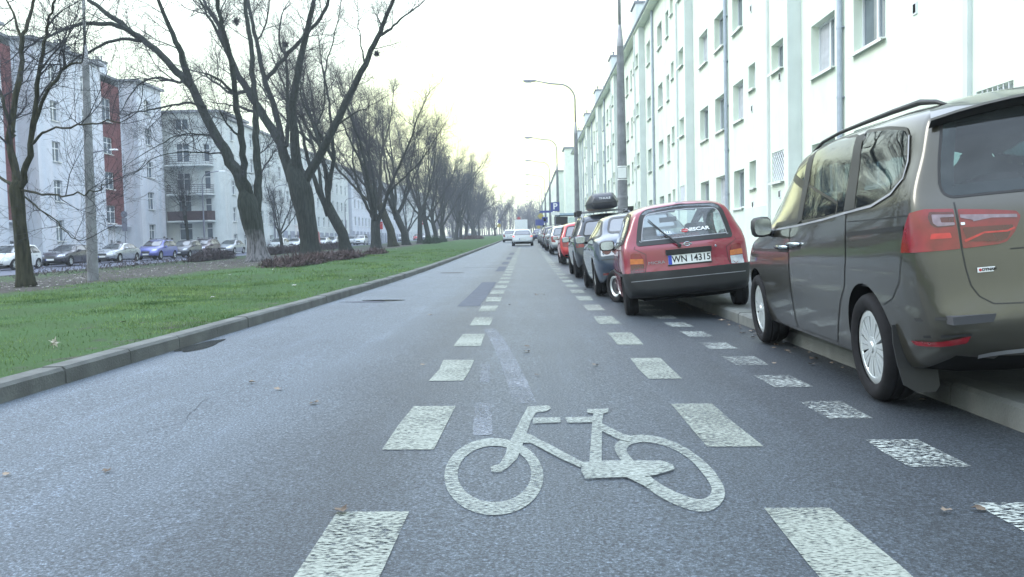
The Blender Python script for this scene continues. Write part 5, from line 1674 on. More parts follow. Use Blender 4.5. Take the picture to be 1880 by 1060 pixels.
# ------------------------------------------------------------------ posing
def posed(root, x, y, z, yaw=0, tilt=0):
    root.location = (x, y, z)
    root.rotation_euler = (0, R(tilt), R(yaw))
    return root

def pose_m(x, y, z, yaw, tilt):
    return Matrix.Translation((x, y, z)) @ Matrix.Rotation(R(yaw), 4, 'Z') @ Matrix.Rotation(R(tilt), 4, 'Y')

def seen_on(h, M):
    """point of the body that stands behind a point of the photograph (car coordinates)"""
    Mi = M.inverted()
    o = Mi @ EYEPOS
    def f(px, py):
        d = (Mi.to_3x3() @ (_F + _R * ((px - 940) / FPX) - _U * ((py - 530) / FPX))).normalized()
        p, n, i, q = h.bvh.ray_cast(o, d)
        if p is None: p = h.bvh.find_nearest(o + d * (Vector((0, 0, .7)) - o).length)[0]
        return p
    return f

VIEW['Q'] = (Vector((1, 1, 0)).normalized(), lambda u, v: (u * .70711 - 5 * .70711, -u * .70711 - 5 * .70711, v))
VIEW['P'] = (Vector((-1, 1, 0)).normalized(), lambda u, v: (-u * .70711 + 5 * .70711, -u * .70711 - 5 * .70711, v))
def to2(p, view):
    if view in 'LR': return (p.y, p.z)
    if view in 'BF': return (p.x, p.z)
    if view == 'T': return (p.x, p.y)
    return ((p.x - p.y) * .70711, p.z)

def region(h, planes, off, name, m, parent):       # a slice of the body surface set proud of it
    bm = bmesh.new(); bm.from_mesh(h.me)
    for co, no in planes:
        bmesh.ops.bisect_plane(bm, geom=bm.verts[:] + bm.edges[:] + bm.faces[:], plane_co=co, plane_no=no, clear_outer=True, dist=1e-5)
    bm.normal_update()
    nv = {v: v.normal.copy() for v in bm.verts}
    be = [e for e in bm.edges if e.is_boundary]
    inn = {}
    for e in be:
        for v in e.verts:
            if v not in inn: inn[v] = bm.verts.new(v.co - nv[v] * .01)
    for v, n in nv.items(): v.co += n * off
    for e in be:
        a, b = e.verts
        bm.faces.new((a, b, inn[b], inn[a]))
    bmesh.ops.recalc_face_normals(bm, faces=bm.faces)
    me = bpy.data.meshes.new(name); bm.to_mesh(me); bm.free()
    return link_mesh(me, name, m, parent, True, 40)

# ------------------------------------------------------------------ the olive people carrier
PM_VAN = paint('olive_metallic', (.054, .052, .042), .5, .28)
VP = (2.996, 5.119, .04, -2.5, -4.3)
VM = pose_m(*VP)
VAN_ST = [(-1.03, .34, .80, .74, .93, 1.10, .915, 1.605, .735, 1.675), (-.7, .24, .86, .76, .95, 1.10, .935, 1.62, .75, 1.715), (0, .21, .88, .76, .955, 1.06, .935, 1.635, .762, 1.732), (.9, .2, .89, .76, .955, 1.03, .935, 1.635, .765, 1.735), (1.6, .2, .89, .76, .955, 1.00, .93, 1.605, .758, 1.712), (2.1, .2, .89, .75, .955, .985, .925, 1.475, .74, 1.62), (2.6, .2, .885, .745, .952, .97, .92, 1.27, .72, 1.40), (3.05, .2, .87, .73, .945, .95, .905, 1.06, .72, 1.13), (3.4, .23, .83, .69, .92, .91, .86, .97, .66, 1.01), (3.85, .30, .70, .55, .80, .74, .74, .80, .56, .84)]
HV = Hull(VAN_ST, [(.28, .10), (.40, .03), (.54, 0), (.64, .022), (.9, .05), (1.08, .075), (1.2, .125), (1.55, .24), (1.70, .33)], .20, [(.3, .06), (.5, 0), (.7, .08)], .36, rc=.08)
van = thing('people_carrier', 'olive grey people carrier parked nearest on the right, half up on the kerb', 'car')
S = seen_on(HV, VM)
zz = lambda sc, ox, oy: (lambda pts, view: [to2(S(ox + u / sc, oy + v / sc), view) for u, v in pts])
z1, z7, z8 = zz(1.737, 1340, 150), zz(4.417, 1640, 160), zz(3.027, 1620, 370)
fw = z1([(143, 468), (150, 418), (169, 364), (208, 298), (252, 250), (216, 454)], 'L')
mw = z1([(231, 443), (276, 225), (340, 192), (407, 176), (366, 414)], 'L')
rw = z1([(400, 405), (432, 165), (510, 153), (562, 156), (570, 175), (565, 260), (550, 305), (512, 352), (452, 390)], 'L')
FW, MW, RW = rpoly(fw, .03, 3), rpoly(mw, .03, 3), rpoly(rw, .04, 3)
rgl = z7([(398, 225), (380, 600), (385, 790), (412, 856), (472, 884)], 'B')
RG = rpoly(rgl + [(-x, z) for x, z in rgl[::-1]], .05, 4)
WSV = rpoly([(-.76, 1.14), (.76, 1.14), (.64, 1.60), (-.64, 1.60)], .08, 4)
cuts = [(v, p) for p in (FW, MW, RW) for v in 'LR'] + [('B', RG), ('F', WSV)]
body = make_body(HV, PM_VAN, (.385, (0, 2.92), .325, .66, 1.3), van, cuts, True)
for v in 'LR':
    for p in (FW, MW, RW):
        g = conform(HV, p, v, .004, 'side_window', MT['glass_tint'], van)
        ring_strip(HV, grow_poly(p, .018), grow_poly(p, -.045), v, .005, .002, 'window_seal', MT['rubber'], g)
    for pl in ([(216, 454), (254, 243), (276, 225), (231, 443)], [(366, 414), (407, 176), (432, 165), (400, 405)]):
        conform(HV, z1(pl, 'L'), v, .0065, 'pillar', MT['trim'], van)
    line_strip(HV, z1([(128, 476), (216, 460), (300, 440), (366, 420), (400, 411), (453, 397), (515, 358), (555, 308), (571, 255), (575, 170)], 'L'), .014, v, .007, 'window_trim', MT['metal'], van)
    dr = z1([(112, 500), (128, 484), (192, 468), (188, 560), (193, 650), (217, 782), (130, 757), (114, 640)], 'L')
    ds = z1([(198, 467), (371, 424), (369, 560), (366, 650), (352, 700), (346, 828), (226, 786), (201, 655)], 'L')
    for p, hx in ((dr, ((157, 535), (186, 530))), (ds, ((192, 527), (224, 520)))):
        P = rpoly(p, .02, 3)
        conform(HV, grow_poly(P, .007), v, .0012, 'door_gap', MT['rubber'], van)
        d_ = conform(HV, P, v, .0035, 'door', PM_VAN, van)
        (ya, za), (yb, zb_) = z1(hx, 'L')
        ym, zm = (ya + yb) / 2, (za + zb_) / 2
        hw = abs(ya - yb) / 2 + .015
        conform(HV, rpoly([(ym - hw, zm - .03), (ym + hw, zm - .03), (ym + hw, zm + .03), (ym - hw, zm + .03)], .025, 3), v, .006, 'handle_recess', MT['rubber'], d_)
        hp = drop(HV, VIEW[v][1](ym, zm), VIEW[v][0], .032)
        sgn = -1 if v == 'L' else 1
        hm = MB(); hm.tube([(hp.x - sgn * .025, ym - hw, zm + .012), (hp.x, ym - hw * .6, zm + .014), (hp.x, ym + hw * .6, zm + .014), (hp.x - sgn * .025, ym + hw, zm + .012)], [.012, .017, .017, .012], 8)
        hm.build('handle', MT['chrome'], d_, True)
    line_strip(HV, z1([(373, 487), (460, 478), (554, 467)], 'L'), .026, v, .004, 'slide_rail', MT['rubber'], van)
    line_strip(HV, z1([(373, 447), (460, 440), (566, 428)], 'L'), .006, v, .003, 'panel_seam', MT['rubber'], van)
    line_strip(HV, [(.44, .245), (1.3, .235), (2.5, .24)], .03, v, .006, 'sill_strip', MT['metal'], van)
    line_strip(HV, z1([(548, 550), (540, 640), (520, 690), (492, 712)], 'L'), .006, v, .003, 'panel_seam', MT['rubber'], van)
    rr_ = MB()
    sx = -1 if v == 'L' else 1
    pts = []
    for y in (-.62, -.5, -.3, .1, .6, 1.1, 1.5, 1.8, 1.92):
        p = drop(HV, (sx * .66, y, 5), Vector((0, 0, -1)), 0)
        e = min(1, (y + .62) / .25, (1.92 - y) / .25)
        pts.append((p.x, y, p.z + .002 + .034 * e))
    rr_.tube(pts, [.008, .013, .017, .016, .014, .013, .013, .012, .006], 8)
    rr_.build('roof_rail', MT['trim'], van, True)
# rear end
for q, side in ((1, 'Q'), (-1, 'P')):
    a = z8([(105, 286), (112, 220), (128, 135), (152, 66), (235, 44), (396, 41), (418, 150), (436, 264), (270, 279)], 'Q')
    tl = conform(HV, rpoly(a, .008, 2), side, .006, 'tail_light', MT['lamp_red'], van, .04)
    conform(HV, rpoly(z8([(255, 92), (262, 60), (396, 60), (402, 138), (300, 146), (272, 130)], 'Q'), .006, 2), side, .008, 'lens', MT['lamp_dkred'], tl, .04)
    conform(HV, rpoly(z8([(275, 74), (398, 72), (402, 86), (322, 90), (330, 118), (404, 116), (406, 131), (310, 140), (284, 122)], 'Q'), .004, 2), side, .010, 'reversing_lens', MT['lamp_smoke'], tl, .04)
    conform(HV, rpoly(z8([(275, 180), (380, 174), (390, 204), (268, 212)], 'Q'), .006, 2), side, .009, 'reflector', MT['lamp_bright'], tl, .04)
    b = z8([(414, 43), (600, 45), (742, 52), (766, 80), (735, 165), (690, 222), (640, 238), (446, 262), (430, 150)], 'B')
    sg = (lambda P: P) if q == 1 else mirror
    t2 = conform(HV, sg(rpoly(b, .008, 2)), 'B', .0075, 'tail_light', MT['lamp_red'], van, .04)
    conform(HV, sg(rpoly(z8([(440, 145), (560, 138), (725, 128), (690, 205), (640, 222), (470, 222)], 'B'), .01, 2)), 'B', .010, 'lens', MT['lamp_dkred'], t2, .04)
    conform(HV, sg(rpoly(z8([(425, 74), (742, 70), (744, 88), (600, 91), (500, 112), (500, 104), (430, 92)], 'B'), .003, 2)), 'B', .0115, 'reversing_lens', MT['lamp_smoke'], t2, .04)
    conform(HV, sg(rpoly(z8([(430, 118), (454, 116), (455, 131), (433, 132)], 'B'), .003, 2)), 'B', .0125, 'reflector', MT['white'], t2, .04)
    conform(HV, sg(rpoly(z8([(450, 215), (560, 168), (690, 158), (730, 140), (732, 150), (692, 168), (562, 178), (458, 228)], 'B'), .002, 2)), 'B', .0120, 'reflector', MT['lamp_bright'], t2, .04)
    conform(HV, sg(rpoly(z8([(150, 765), (490, 745), (465, 785), (400, 796), (185, 796)], 'B'), .006, 2)), 'B', .014, 'reflector', MT['lamp_red'], van, .03)
    for ln, wd in (([(185, 656), (320, 652), (450, 646)], .016), ([(230, 749), (360, 746), (492, 740)], .014)):
        line_strip(HV, sg(z8(ln, 'B')), wd, 'B', .016, 'bumper_strip', MT['trim'], van)
    line_strip(HV, sg(z8([(530, 862), (600, 848), (690, 836), (786, 826)], 'B')), .022, 'B', .006, 'bumper_lip', MT['metal'], van)
    line_strip(HV, sg(z8([(396, 5), (405, 42), (440, 262), (462, 370), (492, 468), (540, 528), (620, 568), (700, 566), (785, 562)], 'B')), .0065, 'B', .0035, 'hatch_gap', MT['rubber'], van)
    fl = MB()
    pts = [(-.95, .50), (-.955, .40), (-.945, .28), (-.925, .17), (-.86, .125), (-.76, .12), (-.735, .15), (-.735, .52)]
    fl.prism([(-x * -1 if q == 1 else -x, z) for x, z in pts], lambda u, v, k: (u, -.41 - .035 * (.5 - v) * 3 - k * .012, v))
    fl.build('mud_flap', MT['trim'], van)
    mirror_pod(van, -q * .93, 2.14, 1.09, MT['trim'], -q, .085, .088)
line_strip(HV, [(-.55, .885), (0, .89), (.55, .885)], .007, 'B', .003, 'hatch_crease', MT['rubber'], van)
g = conform(HV, RG, 'B', .004, 'rear_window', MT['glass_rear'], van)
ring_strip(HV, grow_poly(RG, .012), grow_poly(RG, -.055), 'B', .003, .0015, 'window_seal', MT['rubber'], g)
g = conform(HV, WSV, 'F', .004, 'windscreen', MT['glass_clear'], van)
ring_strip(HV, grow_poly(WSV, .03), grow_poly(WSV, -.02), 'F', .006, .006, 'window_seal', MT['rubber'], g)
bx = z8([(530, 371), (660, 358), (662, 381), (531, 393)], 'B')
bcx, bcz = sum(p[0] for p in bx) / 4, sum(p[1] for p in bx) / 4
hp = drop(HV, (bcx, -8, bcz), Vector((0, 1, 0)), .004)
bm_ = MB(); bm_.box((0, 0, 0), (.115, .004, .024))
bdg = bm_.build('badge', MT['white'], van); bdg.location = hp
text('DYNAMICA', .019, 'lettering', MT['ink'], bdg, (.012, -.003, 0), bold=.0006)
bm_ = MB(); bm_.lathe([(.001, -.004), (.007, -.004), (.007, 0)], (-.046, 0, 0), 12, 'Y'); bm_.build('emblem', MT['sign_red'], bdg)
# spoiler over the rear window
sp = MB()
nn = 15
ring_n = 6
for i in range(nn):
    x = -.80 + 1.60 * i / (nn - 1)
    e = abs(x) / .80
    p = drop(HV, (x * .90, -.62 + .06 * e, 5), Vector((0, 0, -1)), .0)
    g_ = drop(HV, (x * .90, -8, 1.585 - .03 * e ** 3), Vector((0, 1, 0)), .0)
    zt_ = p.z + .004
    tip = Vector((x * (1 if e < .99 else .99), g_.y - .115 + .07 * e ** 3, 1.632 - .075 * e ** 2.5))
    sp.v += [tuple(p + Vector((0, 0, .004))), ((p.x + tip.x) / 2, (p.y + tip.y) / 2, (zt_ + tip.z) / 2 + .022), tuple(tip + Vector((0, .004, .012))), tuple(tip), (tip.x, g_.y - .005, tip.z - .035), (g_.x, g_.y + .05, tip.z - .01)]
for i in range(nn - 1):
    for j in range(ring_n - 1):
        sp.f.append((i * ring_n + j, (i + 1) * ring_n + j, (i + 1) * ring_n + j + 1, i * ring_n + j + 1)); sp.m.append(1 if j >= 3 else 0)
sp.f.append(tuple(range(ring_n))); sp.m.append(0)
sp.f.append(tuple((nn - 1) * ring_n + j for j in range(ring_n))[::-1]); sp.m.append(0)
sp.build('spoiler', [PM_VAN, MT['trim']], van, True, 40)
plate(van, -1.005, .74, s=None)
for wy in (0, 2.92):
    for lf in (True, False):
        wo = make_wheel(.325, .215, .232, 'cap', lf)
        wo.parent = van; wo.location = ((-1 if lf else 1) * .845, wy, .325)
for x, y in ((-.38, 1.35), (.38, 1.35), (-.5, .3), (0, .3), (.5, .3)): seat(van, x, y, .50, .56)
fl = MB(); fl.box((0, 1.0, .56), (1.7, 3.9, .04)); fl.box((0, 2.45, .86), (1.55, .5, .28)); fl.build('cabin_floor', MT['lining'], van)
sw_ = MB(); sw_.lathe([(.17 + .014 * math.cos(a), .014 * math.sin(a)) for a in [i * math.pi / 4 for i in range(9)]], (0, 0, 0), 24, 'Y')
so_ = sw_.build('steering_wheel', MT['trim'], van, True); so_.location = (-.38, 2.02, 1.0); so_.rotation_euler = (R(-25), 0, 0)
posed(van, *VP)

# ------------------------------------------------------------------ the small red hatchback
PM_RED = paint('red_paint', (.215, .009, .030), .05, .30)
MP = (2.06, 11.25, .028, -3.0, -4.5)
MM = pose_m(*MP)
HM = Hull([(-.62, .30, .66, .60, .765, .86, .755, 1.30, .55, 1.39), (-.3, .19, .74, .62, .79, .88, .775, 1.335, .565, 1.425), (.5, .18, .77, .62, .795, .87, .78, 1.36, .575, 1.435), (1.2, .18, .77, .62, .795, .86, .78, 1.345, .575, 1.42), (1.55, .18, .77, .62, .79, .85, .775, 1.20, .56, 1.31), (2.25, .2, .75, .60, .78, .84, .74, .93, .60, .97), (2.72, .22, .72, .58, .75, .74, .70, .80, .52, .83), (3.02, .28, .60, .50, .66, .60, .60, .66, .48, .70)],
          [(.26, .05), (.34, .0), (.57, 0), (.60, .02), (.85, .045), (.93, .085), (1.30, .235), (1.40, .30)], .15, [(.3, .05), (.5, 0), (.7, .06)], .28, rc=.06)
mic = thing('small_hatchback', 'red small hatchback with black bumper and turned front wheel behind the people carrier', 'car')
S = seen_on(HM, MM)
z6 = zz(4.077, 1100, 360)
rg = z6([(285, 372), (292, 260), (305, 165), (325, 128), (362, 108), (560, 76), (640, 70)], 'B')
xc = 0
RGm = rpoly([(x, z) for x, z in rg] + [(-x, z) for x, z in rg[::-1]], .03, 3)
SWf = rpoly([(.42, .92), (1.62, .88), (1.30, 1.18), (1.05, 1.29), (.46, 1.32)], .04, 3)
SWr = rpoly([(-.32, .97), (.36, .925), (.40, 1.32), (-.02, 1.30), (-.2, 1.2)], .04, 3)
WSm = rpoly([(-.66, .96), (.66, .96), (.55, 1.385), (-.55, 1.385)], .07, 3)
cuts = [(v, p) for p in (SWf, SWr) for v in 'LR'] + [('B', RGm), ('F', WSm)]
make_body(HM, PM_RED, (.325, (0, 2.36), .272, .54, 1.1), mic, cuts, True)
MT['glass_hazy'] = glass_mat('dusty_sheen_glass', (.86, .93, .95), ior=1.55, dust=.15)  # diffuse film: dust together with a painted milky sky reflection
g = conform(HM, RGm, 'B', .004, 'rear_window', MT['glass_hazy'], mic)
ring_strip(HM, grow_poly(RGm, .014), grow_poly(RGm, -.045), 'B', .006, .005, 'window_seal', MT['trim'], g)
ring_strip(HM, grow_poly(RGm, -.044), grow_poly(RGm, -.054), 'B', .0055, .0055, 'window_seal', MT['metal'], g)
tx = z6([(735, 246), (640, 259), (500, 277), (645, 292), (600, 372), (362, 192), (658, 358), (872, 372), (430, 500), (675, 466), (667, 408), (955, 690)], 'B')
def on_rear(h, p, off=.01): return drop(h, (p[0], -8, p[1]), Vector((0, 1, 0)), off)
tilt = R(-24)
p = on_rear(HM, tx[0], .008); text('NISCAR', .062, 'lettering', MT['white'], g, p, (math.pi / 2 + tilt, 0, 0), 1.35, bold=.002)
p = on_rear(HM, tx[2], .008); text('BALL', .05, 'lettering', MT['white'], g, p, (math.pi / 2 + tilt, 0, 0), 1.3, bold=.001)
p = on_rear(HM, tx[1], .008)
m_ = MB(); m_.lathe([(.001, -.002), (.03, -.002), (.03, 0)], (0, 0, 0), 20, 'Y'); e_ = m_.build('sticker', MT['sign_red'], g); e_.location = p; e_.scale = (1.5, 1, .8); e_.rotation_euler = (tilt, 0, 0)
m_ = MB(); m_.box((0, 0, 0), (.07, .004, .012)); m_.build('sticker_bar', MT['white'], e_)
p = on_rear(HM, tx[3], -.05); m_ = MB(); m_.box(p, (.34, .05, .06)); m_.build('high_brake_light', MT['lamp_dkred'], mic)
a = on_rear(HM, tx[4], .02); b = on_rear(HM, tx[5], .022)
m_ = MB(); m_.tube([a, a + Vector((0, -.02, .01)), a.lerp(b, .5) + Vector((0, -.022, .0)), b], [.02, .016, .010, .006], 6); m_.lathe([(.001, -.03), (.022, -.03), (.026, .03)], a, 12, 'Y')
q_ = a.lerp(b, .42); m_.tube([q_ + Vector((0, -.005, 0)), b + Vector((.01, -.003, .02))], [.009, .005], 5)
m_.build('wiper', MT['trim'], mic)
p = on_rear(HM, tx[6], .006)
m_ = MB(); m_.lathe([(.030 + .006 * math.cos(t), .005 * math.sin(t) - .003) for t in [i * math.pi / 4 for i in range(9)]], (0, 0, 0), 24, 'Y'); m_.box((0, -.006, 0), (.092, .006, .018))
e_ = m_.build('emblem', MT['chrome'], mic); e_.location = p; e_.scale = (1.25, 1, .8)
p = on_rear(HM, tx[7], .004); m_ = MB(); m_.lathe([(.001, -.006), (.012, -.006), (.016, 0)], p, 12, 'Y'); m_.build('lock', MT['chrome'], mic)
p = on_rear(HM, tx[8], .003); text('MICRA', .052, 'lettering', MT['metal'], mic, p + Vector((0, -.012, 0)), (math.pi / 2 - .06, 0, 0), 1.35, bold=.0)
p = on_rear(HM, tx[9], .012); plate(mic, p.y - .004, p.z, p.x, rx=R(-4))
pa = on_rear(HM, tx[10], .018); m_ = MB(); m_.box(pa, (.56, .045, .062)); m_.build('plate_lamp_bar', MT['trim'], mic)
a = z6([(234, 440), (252, 431), (308, 434), (326, 465), (340, 574), (236, 590)], 'B')
am = z6([(232, 474), (330, 472), (334, 508), (233, 514)], 'B')
lo = z6([(236, 520), (334, 512), (338, 570), (237, 584)], 'B')
for sgf in ((lambda P: P), mirror):
    t_ = conform(HM, sgf(rpoly(a, .012, 3)), 'B', .008, 'tail_light', MT['lamp_red'], mic, .04)
    conform(HM, sgf(rpoly(am, .004, 2)), 'B', .010, 'indicator_lens', MT['lamp_amber'], t_, .04)
    conform(HM, sgf(rpoly(lo, .004, 2)), 'B', .0098, 'lens', MT['lamp_dkred'] if sgf is not mirror else MT['lamp_clear'], t_, .04)
    line_strip(HM, sgf([(x, z) for x, z in z6([(268, 380), (262, 400), (350, 440), (352, 520), (345, 590)], 'B')]), .007, 'B', .003, 'hatch_gap', MT['rubber'], mic)
region(HM, [((0, 0, .572), (0, 0, 1)), ((0, -.34, 0), (0, 1, 0)), ((0, 0, .27), (0, 0, -1))], .024, 'rear_bumper', MT['trim'], mic)
line_strip(HM, [(-.70, .47), (-.3, .475), (.3, .475), (.70, .47)], .008, 'B', .027, 'bumper_groove', MT['metal'], mic)
p = on_rear(HM, tx[11], .028); m_ = MB(); m_.lathe([(.001, -.0), (.06, -.0), (.075, -.004), (.08, .004)], (p.x, p.y, .36), 20, 'Y'); m_.build('tow_recess', MT['rubber'], mic)
m_ = MB(); m_.tube([(p.x + .02, p.y + .12, .30), (p.x + .02, p.y - .02, .30)], .022, 10); m_.build('exhaust', MT['metal'], mic)
for v in 'LR':
    for p_ in (SWf, SWr):
        g2 = conform(HM, p_, v, .004, 'side_window', MT['glass_clear'], mic)
        ring_strip(HM, grow_poly(p_, .022), grow_poly(p_, -.02), v, .006, .005, 'window_seal', MT['rubber'], g2)
    P = rpoly([(.40, .28), (1.75, .28), (1.80, .60), (1.70, .85), (.41, .90)], .04, 3)
    conform(HM, grow_poly(P, .006), v, .0012, 'door_gap', MT['rubber'], mic)
    d_ = conform(HM, P, v, .0035, 'door', PM_RED, mic)
    conform(HM, rpoly([(.47, .76), (.66, .755), (.66, .79), (.47, .795)], .012, 2), v, .018, 'handle', MT['trim'], d_)
    line_strip(HM, [(-.30, .55), (.2, .55), (.8, .55), (1.9, .55)], .035, v, .012, 'side_moulding', MT['trim'], mic)
g2 = conform(HM, WSm, 'F', .004, 'windscreen', MT['glass_clear'], mic)
ring_strip(HM, grow_poly(WSm, .02), grow_poly(WSm, -.02), 'F', .006, .006, 'window_seal', MT['rubber'], g2)
for q in (-1, 1):
    mirror_pod(mic, q * .76, 1.50, .93, MT['trim'], q)
    conform(HM, rpoly([(q * .40, .60), (q * .66, .62), (q * .64, .74), (q * .44, .73)], .02, 2), 'F', .005, 'headlight', MT['head_lens'], mic)
for wy in (0, 2.36):
    for lf in (True, False):
        wo = make_wheel(.272, .165, .178, 'steel', lf)
        wo.parent = mic; wo.location = ((-1 if lf else 1) * (.70 if wy == 0 else .735), wy, .272)
        if wy: wo.rotation_euler = (0, 0, R(24))
for x, y in ((-.34, .95), (.34, .95)): seat(mic, x, y, .37, .54)
for x in (-.36, .34): seat(mic, x, .12, .36, .42)
m_ = MB(); m_.box((0, .8, .48), (1.4, 2.4, .04)); m_.box((0, 1.85, .78), (1.35, .4, .24)); m_.box((0, -.33, .80), (1.16, .34, .02)); m_.build('cabin_floor', MT['lining'], mic)
m_ = MB(); m_.box((0, 1.12, 1.22), (.24, .03, .07)); m_.tube([(0, 1.12, 1.25), (0, 1.18, 1.33)], .01, 6); m_.build('interior_mirror', MT['trim'], mic)
posed(mic, *MP)
# ------------------------------------------------------------------ the other vehicles
P_BLUE = paint('dark_blue_metallic', (.030, .048, .082), .35)
P_BLACK = paint('black_blue_metallic', (.030, .036, .046), .5)
P_RED2 = paint('bright_red', (.42, .010, .014), .05)
P_SILV = paint('silver_metallic', (.40, .43, .46), .6)
P_WHITE = paint('white_paint', (.62, .66, .68), .0)
P_GREY = paint('dark_grey_metallic', (.075, .082, .10), .5)
P_MID = paint('grey_metallic', (.20, .22, .25), .6)
P_BLU2 = paint('lavender_blue_metallic', (.105, .125, .40), .4)
P_DARK = paint('dark_graphite', (.045, .045, .06), .4)
P_PLUM = paint('plum_metallic', (.060, .035, .055), .4)
P_NAVY = paint('navy_metallic', (.04, .05, .16), .4)

def put(root, x, y, label, yaw=0, tilt=0, z=None, group=None):
    root['label'] = label
    if group: root['group'] = group
    root.location = (x, y, gz(x, y) if z is None else z)
    root.rotation_euler = (0, R(tilt), R(yaw))
    return root
GR = 'cars parked half on the right kerb'
# dark blue saloon ahead of the red hatchback
sal, HS = car('sedan', P_BLUE, 'seven')
put(sal, 2.08, 15.25, 'dark blue saloon with round tail lights parked ahead of the red hatchback', 0, -4, .045 + rise(15), GR)
for ch in list(sal.children):
    if ch.name.startswith('tail_light'):
        ch.data.materials[0] = MT['lamp_clear']
        sg = -1 if ch.data.vertices[0].co.x < 0 else 1
        for (cx, cz, r0, m) in ((.70, .80, .075, 'lamp_dkred'), (.565, .79, .055, 'lamp_dkred')):
            conform(HS, ell(sg * cx, cz, r0, r0, 18), 'B', .008, 'lens', MT[m], ch, .03)
line_strip(HS, [(-.84, .64), (0, .66), (.84, .64)], .014, 'B', .004, 'bumper_seam', MT['rubber'], sal)
line_strip(HS, [(-.42, .93), (-.42, .70), (-.30, .665), (.30, .665), (.42, .70), (.42, .93)], .009, 'B', .003, 'boot_gap', MT['rubber'], sal)
line_strip(HS, [(-.22, .79), (.22, .79)], .03, 'B', .006, 'boot_trim', MT['chrome'], sal)
conform(HS, rpoly([(-.78, .38), (-.45, .38), (-.45, .42), (-.78, .42)], .01, 2), 'B', .006, 'reflector', MT['lamp_red'], sal)
# black estate with roof box
est, HE = car('estate', P_BLACK, 'five')
put(est, 2.13, 22.3, 'black estate car carrying a roof box, seen beyond the dark blue saloon', 0, -4, .05 + rise(22), GR)
est_m = pose_m(2.13, 22.3, .05 + rise(22), 0, -4)
for sx in (-1, 1):
    pts = []
    for y in (-.55, -.45, -.1, .5, 1.1, 1.35):
        p = drop(HE, (sx * .60, y, 5), Vector((0, 0, -1)), 0); pts.append((p.x, y, p.z + (.07 if -.5 < y < 1.3 else .01)))
    b = MB(); b.tube(pts, .022, 8); b.build('roof_rail', MT['metal'], est, True)
for y in (-.1, .85):
    z = drop(HE, (.6, y, 5), Vector((0, 0, -1)), 0).z + .12
    b = MB(); b.box((0, y, z), (1.45, .09, .035), 0)
    for sx in (-1, 1): b.box((sx * .66, y, z - .02), (.14, .14, .13), 1)
    b.build('cross_bar', [MT['metal'], MT['trim']], est)
zbx = drop(HE, (0, .4, 5), Vector((0, 0, -1)), 0).z + .075
zbar = drop(HE, (.6, .4, 5), Vector((0, 0, -1)), 0).z + .12
bx = thing('roof_box', 'long black roof box strapped on top of the black estate car', 'roof box')
b = MB()
secs = [(-.62, .60, .05, .20), (-.58, .80, .0, .30), (-.35, .95, 0, .40), (.3, 1.0, 0, .40), (.9, .92, 0, .32), (1.30, .70, .02, .18), (1.38, .5, .05, .12)]
n = 20; vv = []
for y, s_, z0, z1 in secs:
    zc, hz = (z0 + z1) / 2, (z1 - z0) / 2
    for k in range(n):
        a = 2 * math.pi * k / n
        ca, sa = math.cos(a), math.sin(a)
        top = .80 if sa > 0 else 1
        vv.append((.40 * s_ * math.copysign(abs(ca) ** .32, ca) * (top if sa > .2 else 1), y, zc + hz * math.copysign(abs(sa) ** .42, sa)))
b.add(vv, [(i * n + j, i * n + (j + 1) % n, (i + 1) * n + (j + 1) % n, (i + 1) * n + j) for i in range(len(secs) - 1) for j in range(n)] + [tuple(range(n))[::-1], tuple((len(secs) - 1) * n + j for j in range(n))])
b.build('shell', MT['box'], bx, True, 45)
b = MB(); b.tube([(-.33, -.60, .15), (-.40, -.30, .16), (-.41, .5, .15), (-.36, .95, .14)], .008, 5); b.tube([(-.30, -.625, .15), (.30, -.625, .15)], .008, 5); b.tube([(.33, -.60, .15), (.40, -.30, .16), (.41, .5, .15), (.36, .95, .14)], .008, 5)
b.build('lid_seam', MT['rubber'], bx)
text('THULE', .075, 'lettering', MT['white'], bx, (.02, -.607, .255), (R(70), 0, 0), 1.3)
bx.matrix_world = est_m @ Matrix.Translation((-.04, -.05, zbar + .02))
bx.rotation_euler = (0, R(-4), 0)

hat, HH = car('hatch', P_RED2, 'five')
put(hat, 2.10, 31.9, 'bright red hatchback parked ahead of the black estate car', 0, -4, .055 + rise(32), GR)
def dup(src, old, pm, x, y, label, yaw=0, tilt=0, z=None, group=None):
    o = copy_tree(src)
    if pm: recolour(o, pm, old)
    return put(o, x, y, label, yaw, tilt, z, group)
tz = lambda y: .055 + rise(y)
dup(hat, P_RED2, P_SILV, 2.12, 46.5, 'silver grey hatchback next beyond the bright red one', 0, -4, tz(46.5), GR)
dup(sal, P_BLUE, P_GREY, 2.10, 55.5, 'dark grey saloon second beyond the bright red hatchback', 0, -4, tz(55.5), GR)
dup(est, P_BLACK, P_DARK, 2.10, 65, 'dark estate car third beyond the bright red hatchback', 0, -4, tz(65), GR)
dup(hat, P_RED2, P_GREY, 2.08, 76, 'small dark hatchback far along the right kerb', 0, -4, tz(76), GR)
dup(sal, P_BLUE, P_MID, 2.10, 91, 'pale grey saloon far along the right kerb', 0, -4, tz(91), GR)
dup(hat, P_RED2, P_NAVY, 1.75, 118, 'navy blue car at the far end of the right parked row', 0, -3, tz(118), GR)
# moving traffic
KIN['hatch_lit'] = dict(KIN['hatch'], tl=[(.60, .80), (.76, .82), (.76, .93), (.66, .92)])
lit, HL = car('hatch_lit', P_WHITE, 'five', lit=True)
put(lit, -.36, 76, 'silver hatchback driving away in the lane with its brake lights on', 0, 0, None)
lit.scale = (1.12, 1.1, .98)
lit.name = 'driving_car'
dup(hat, P_RED2, P_WHITE, -2.0, 103, 'white car driving just ahead and left of the silver hatchback', 0, 0, gz(-2, 103))

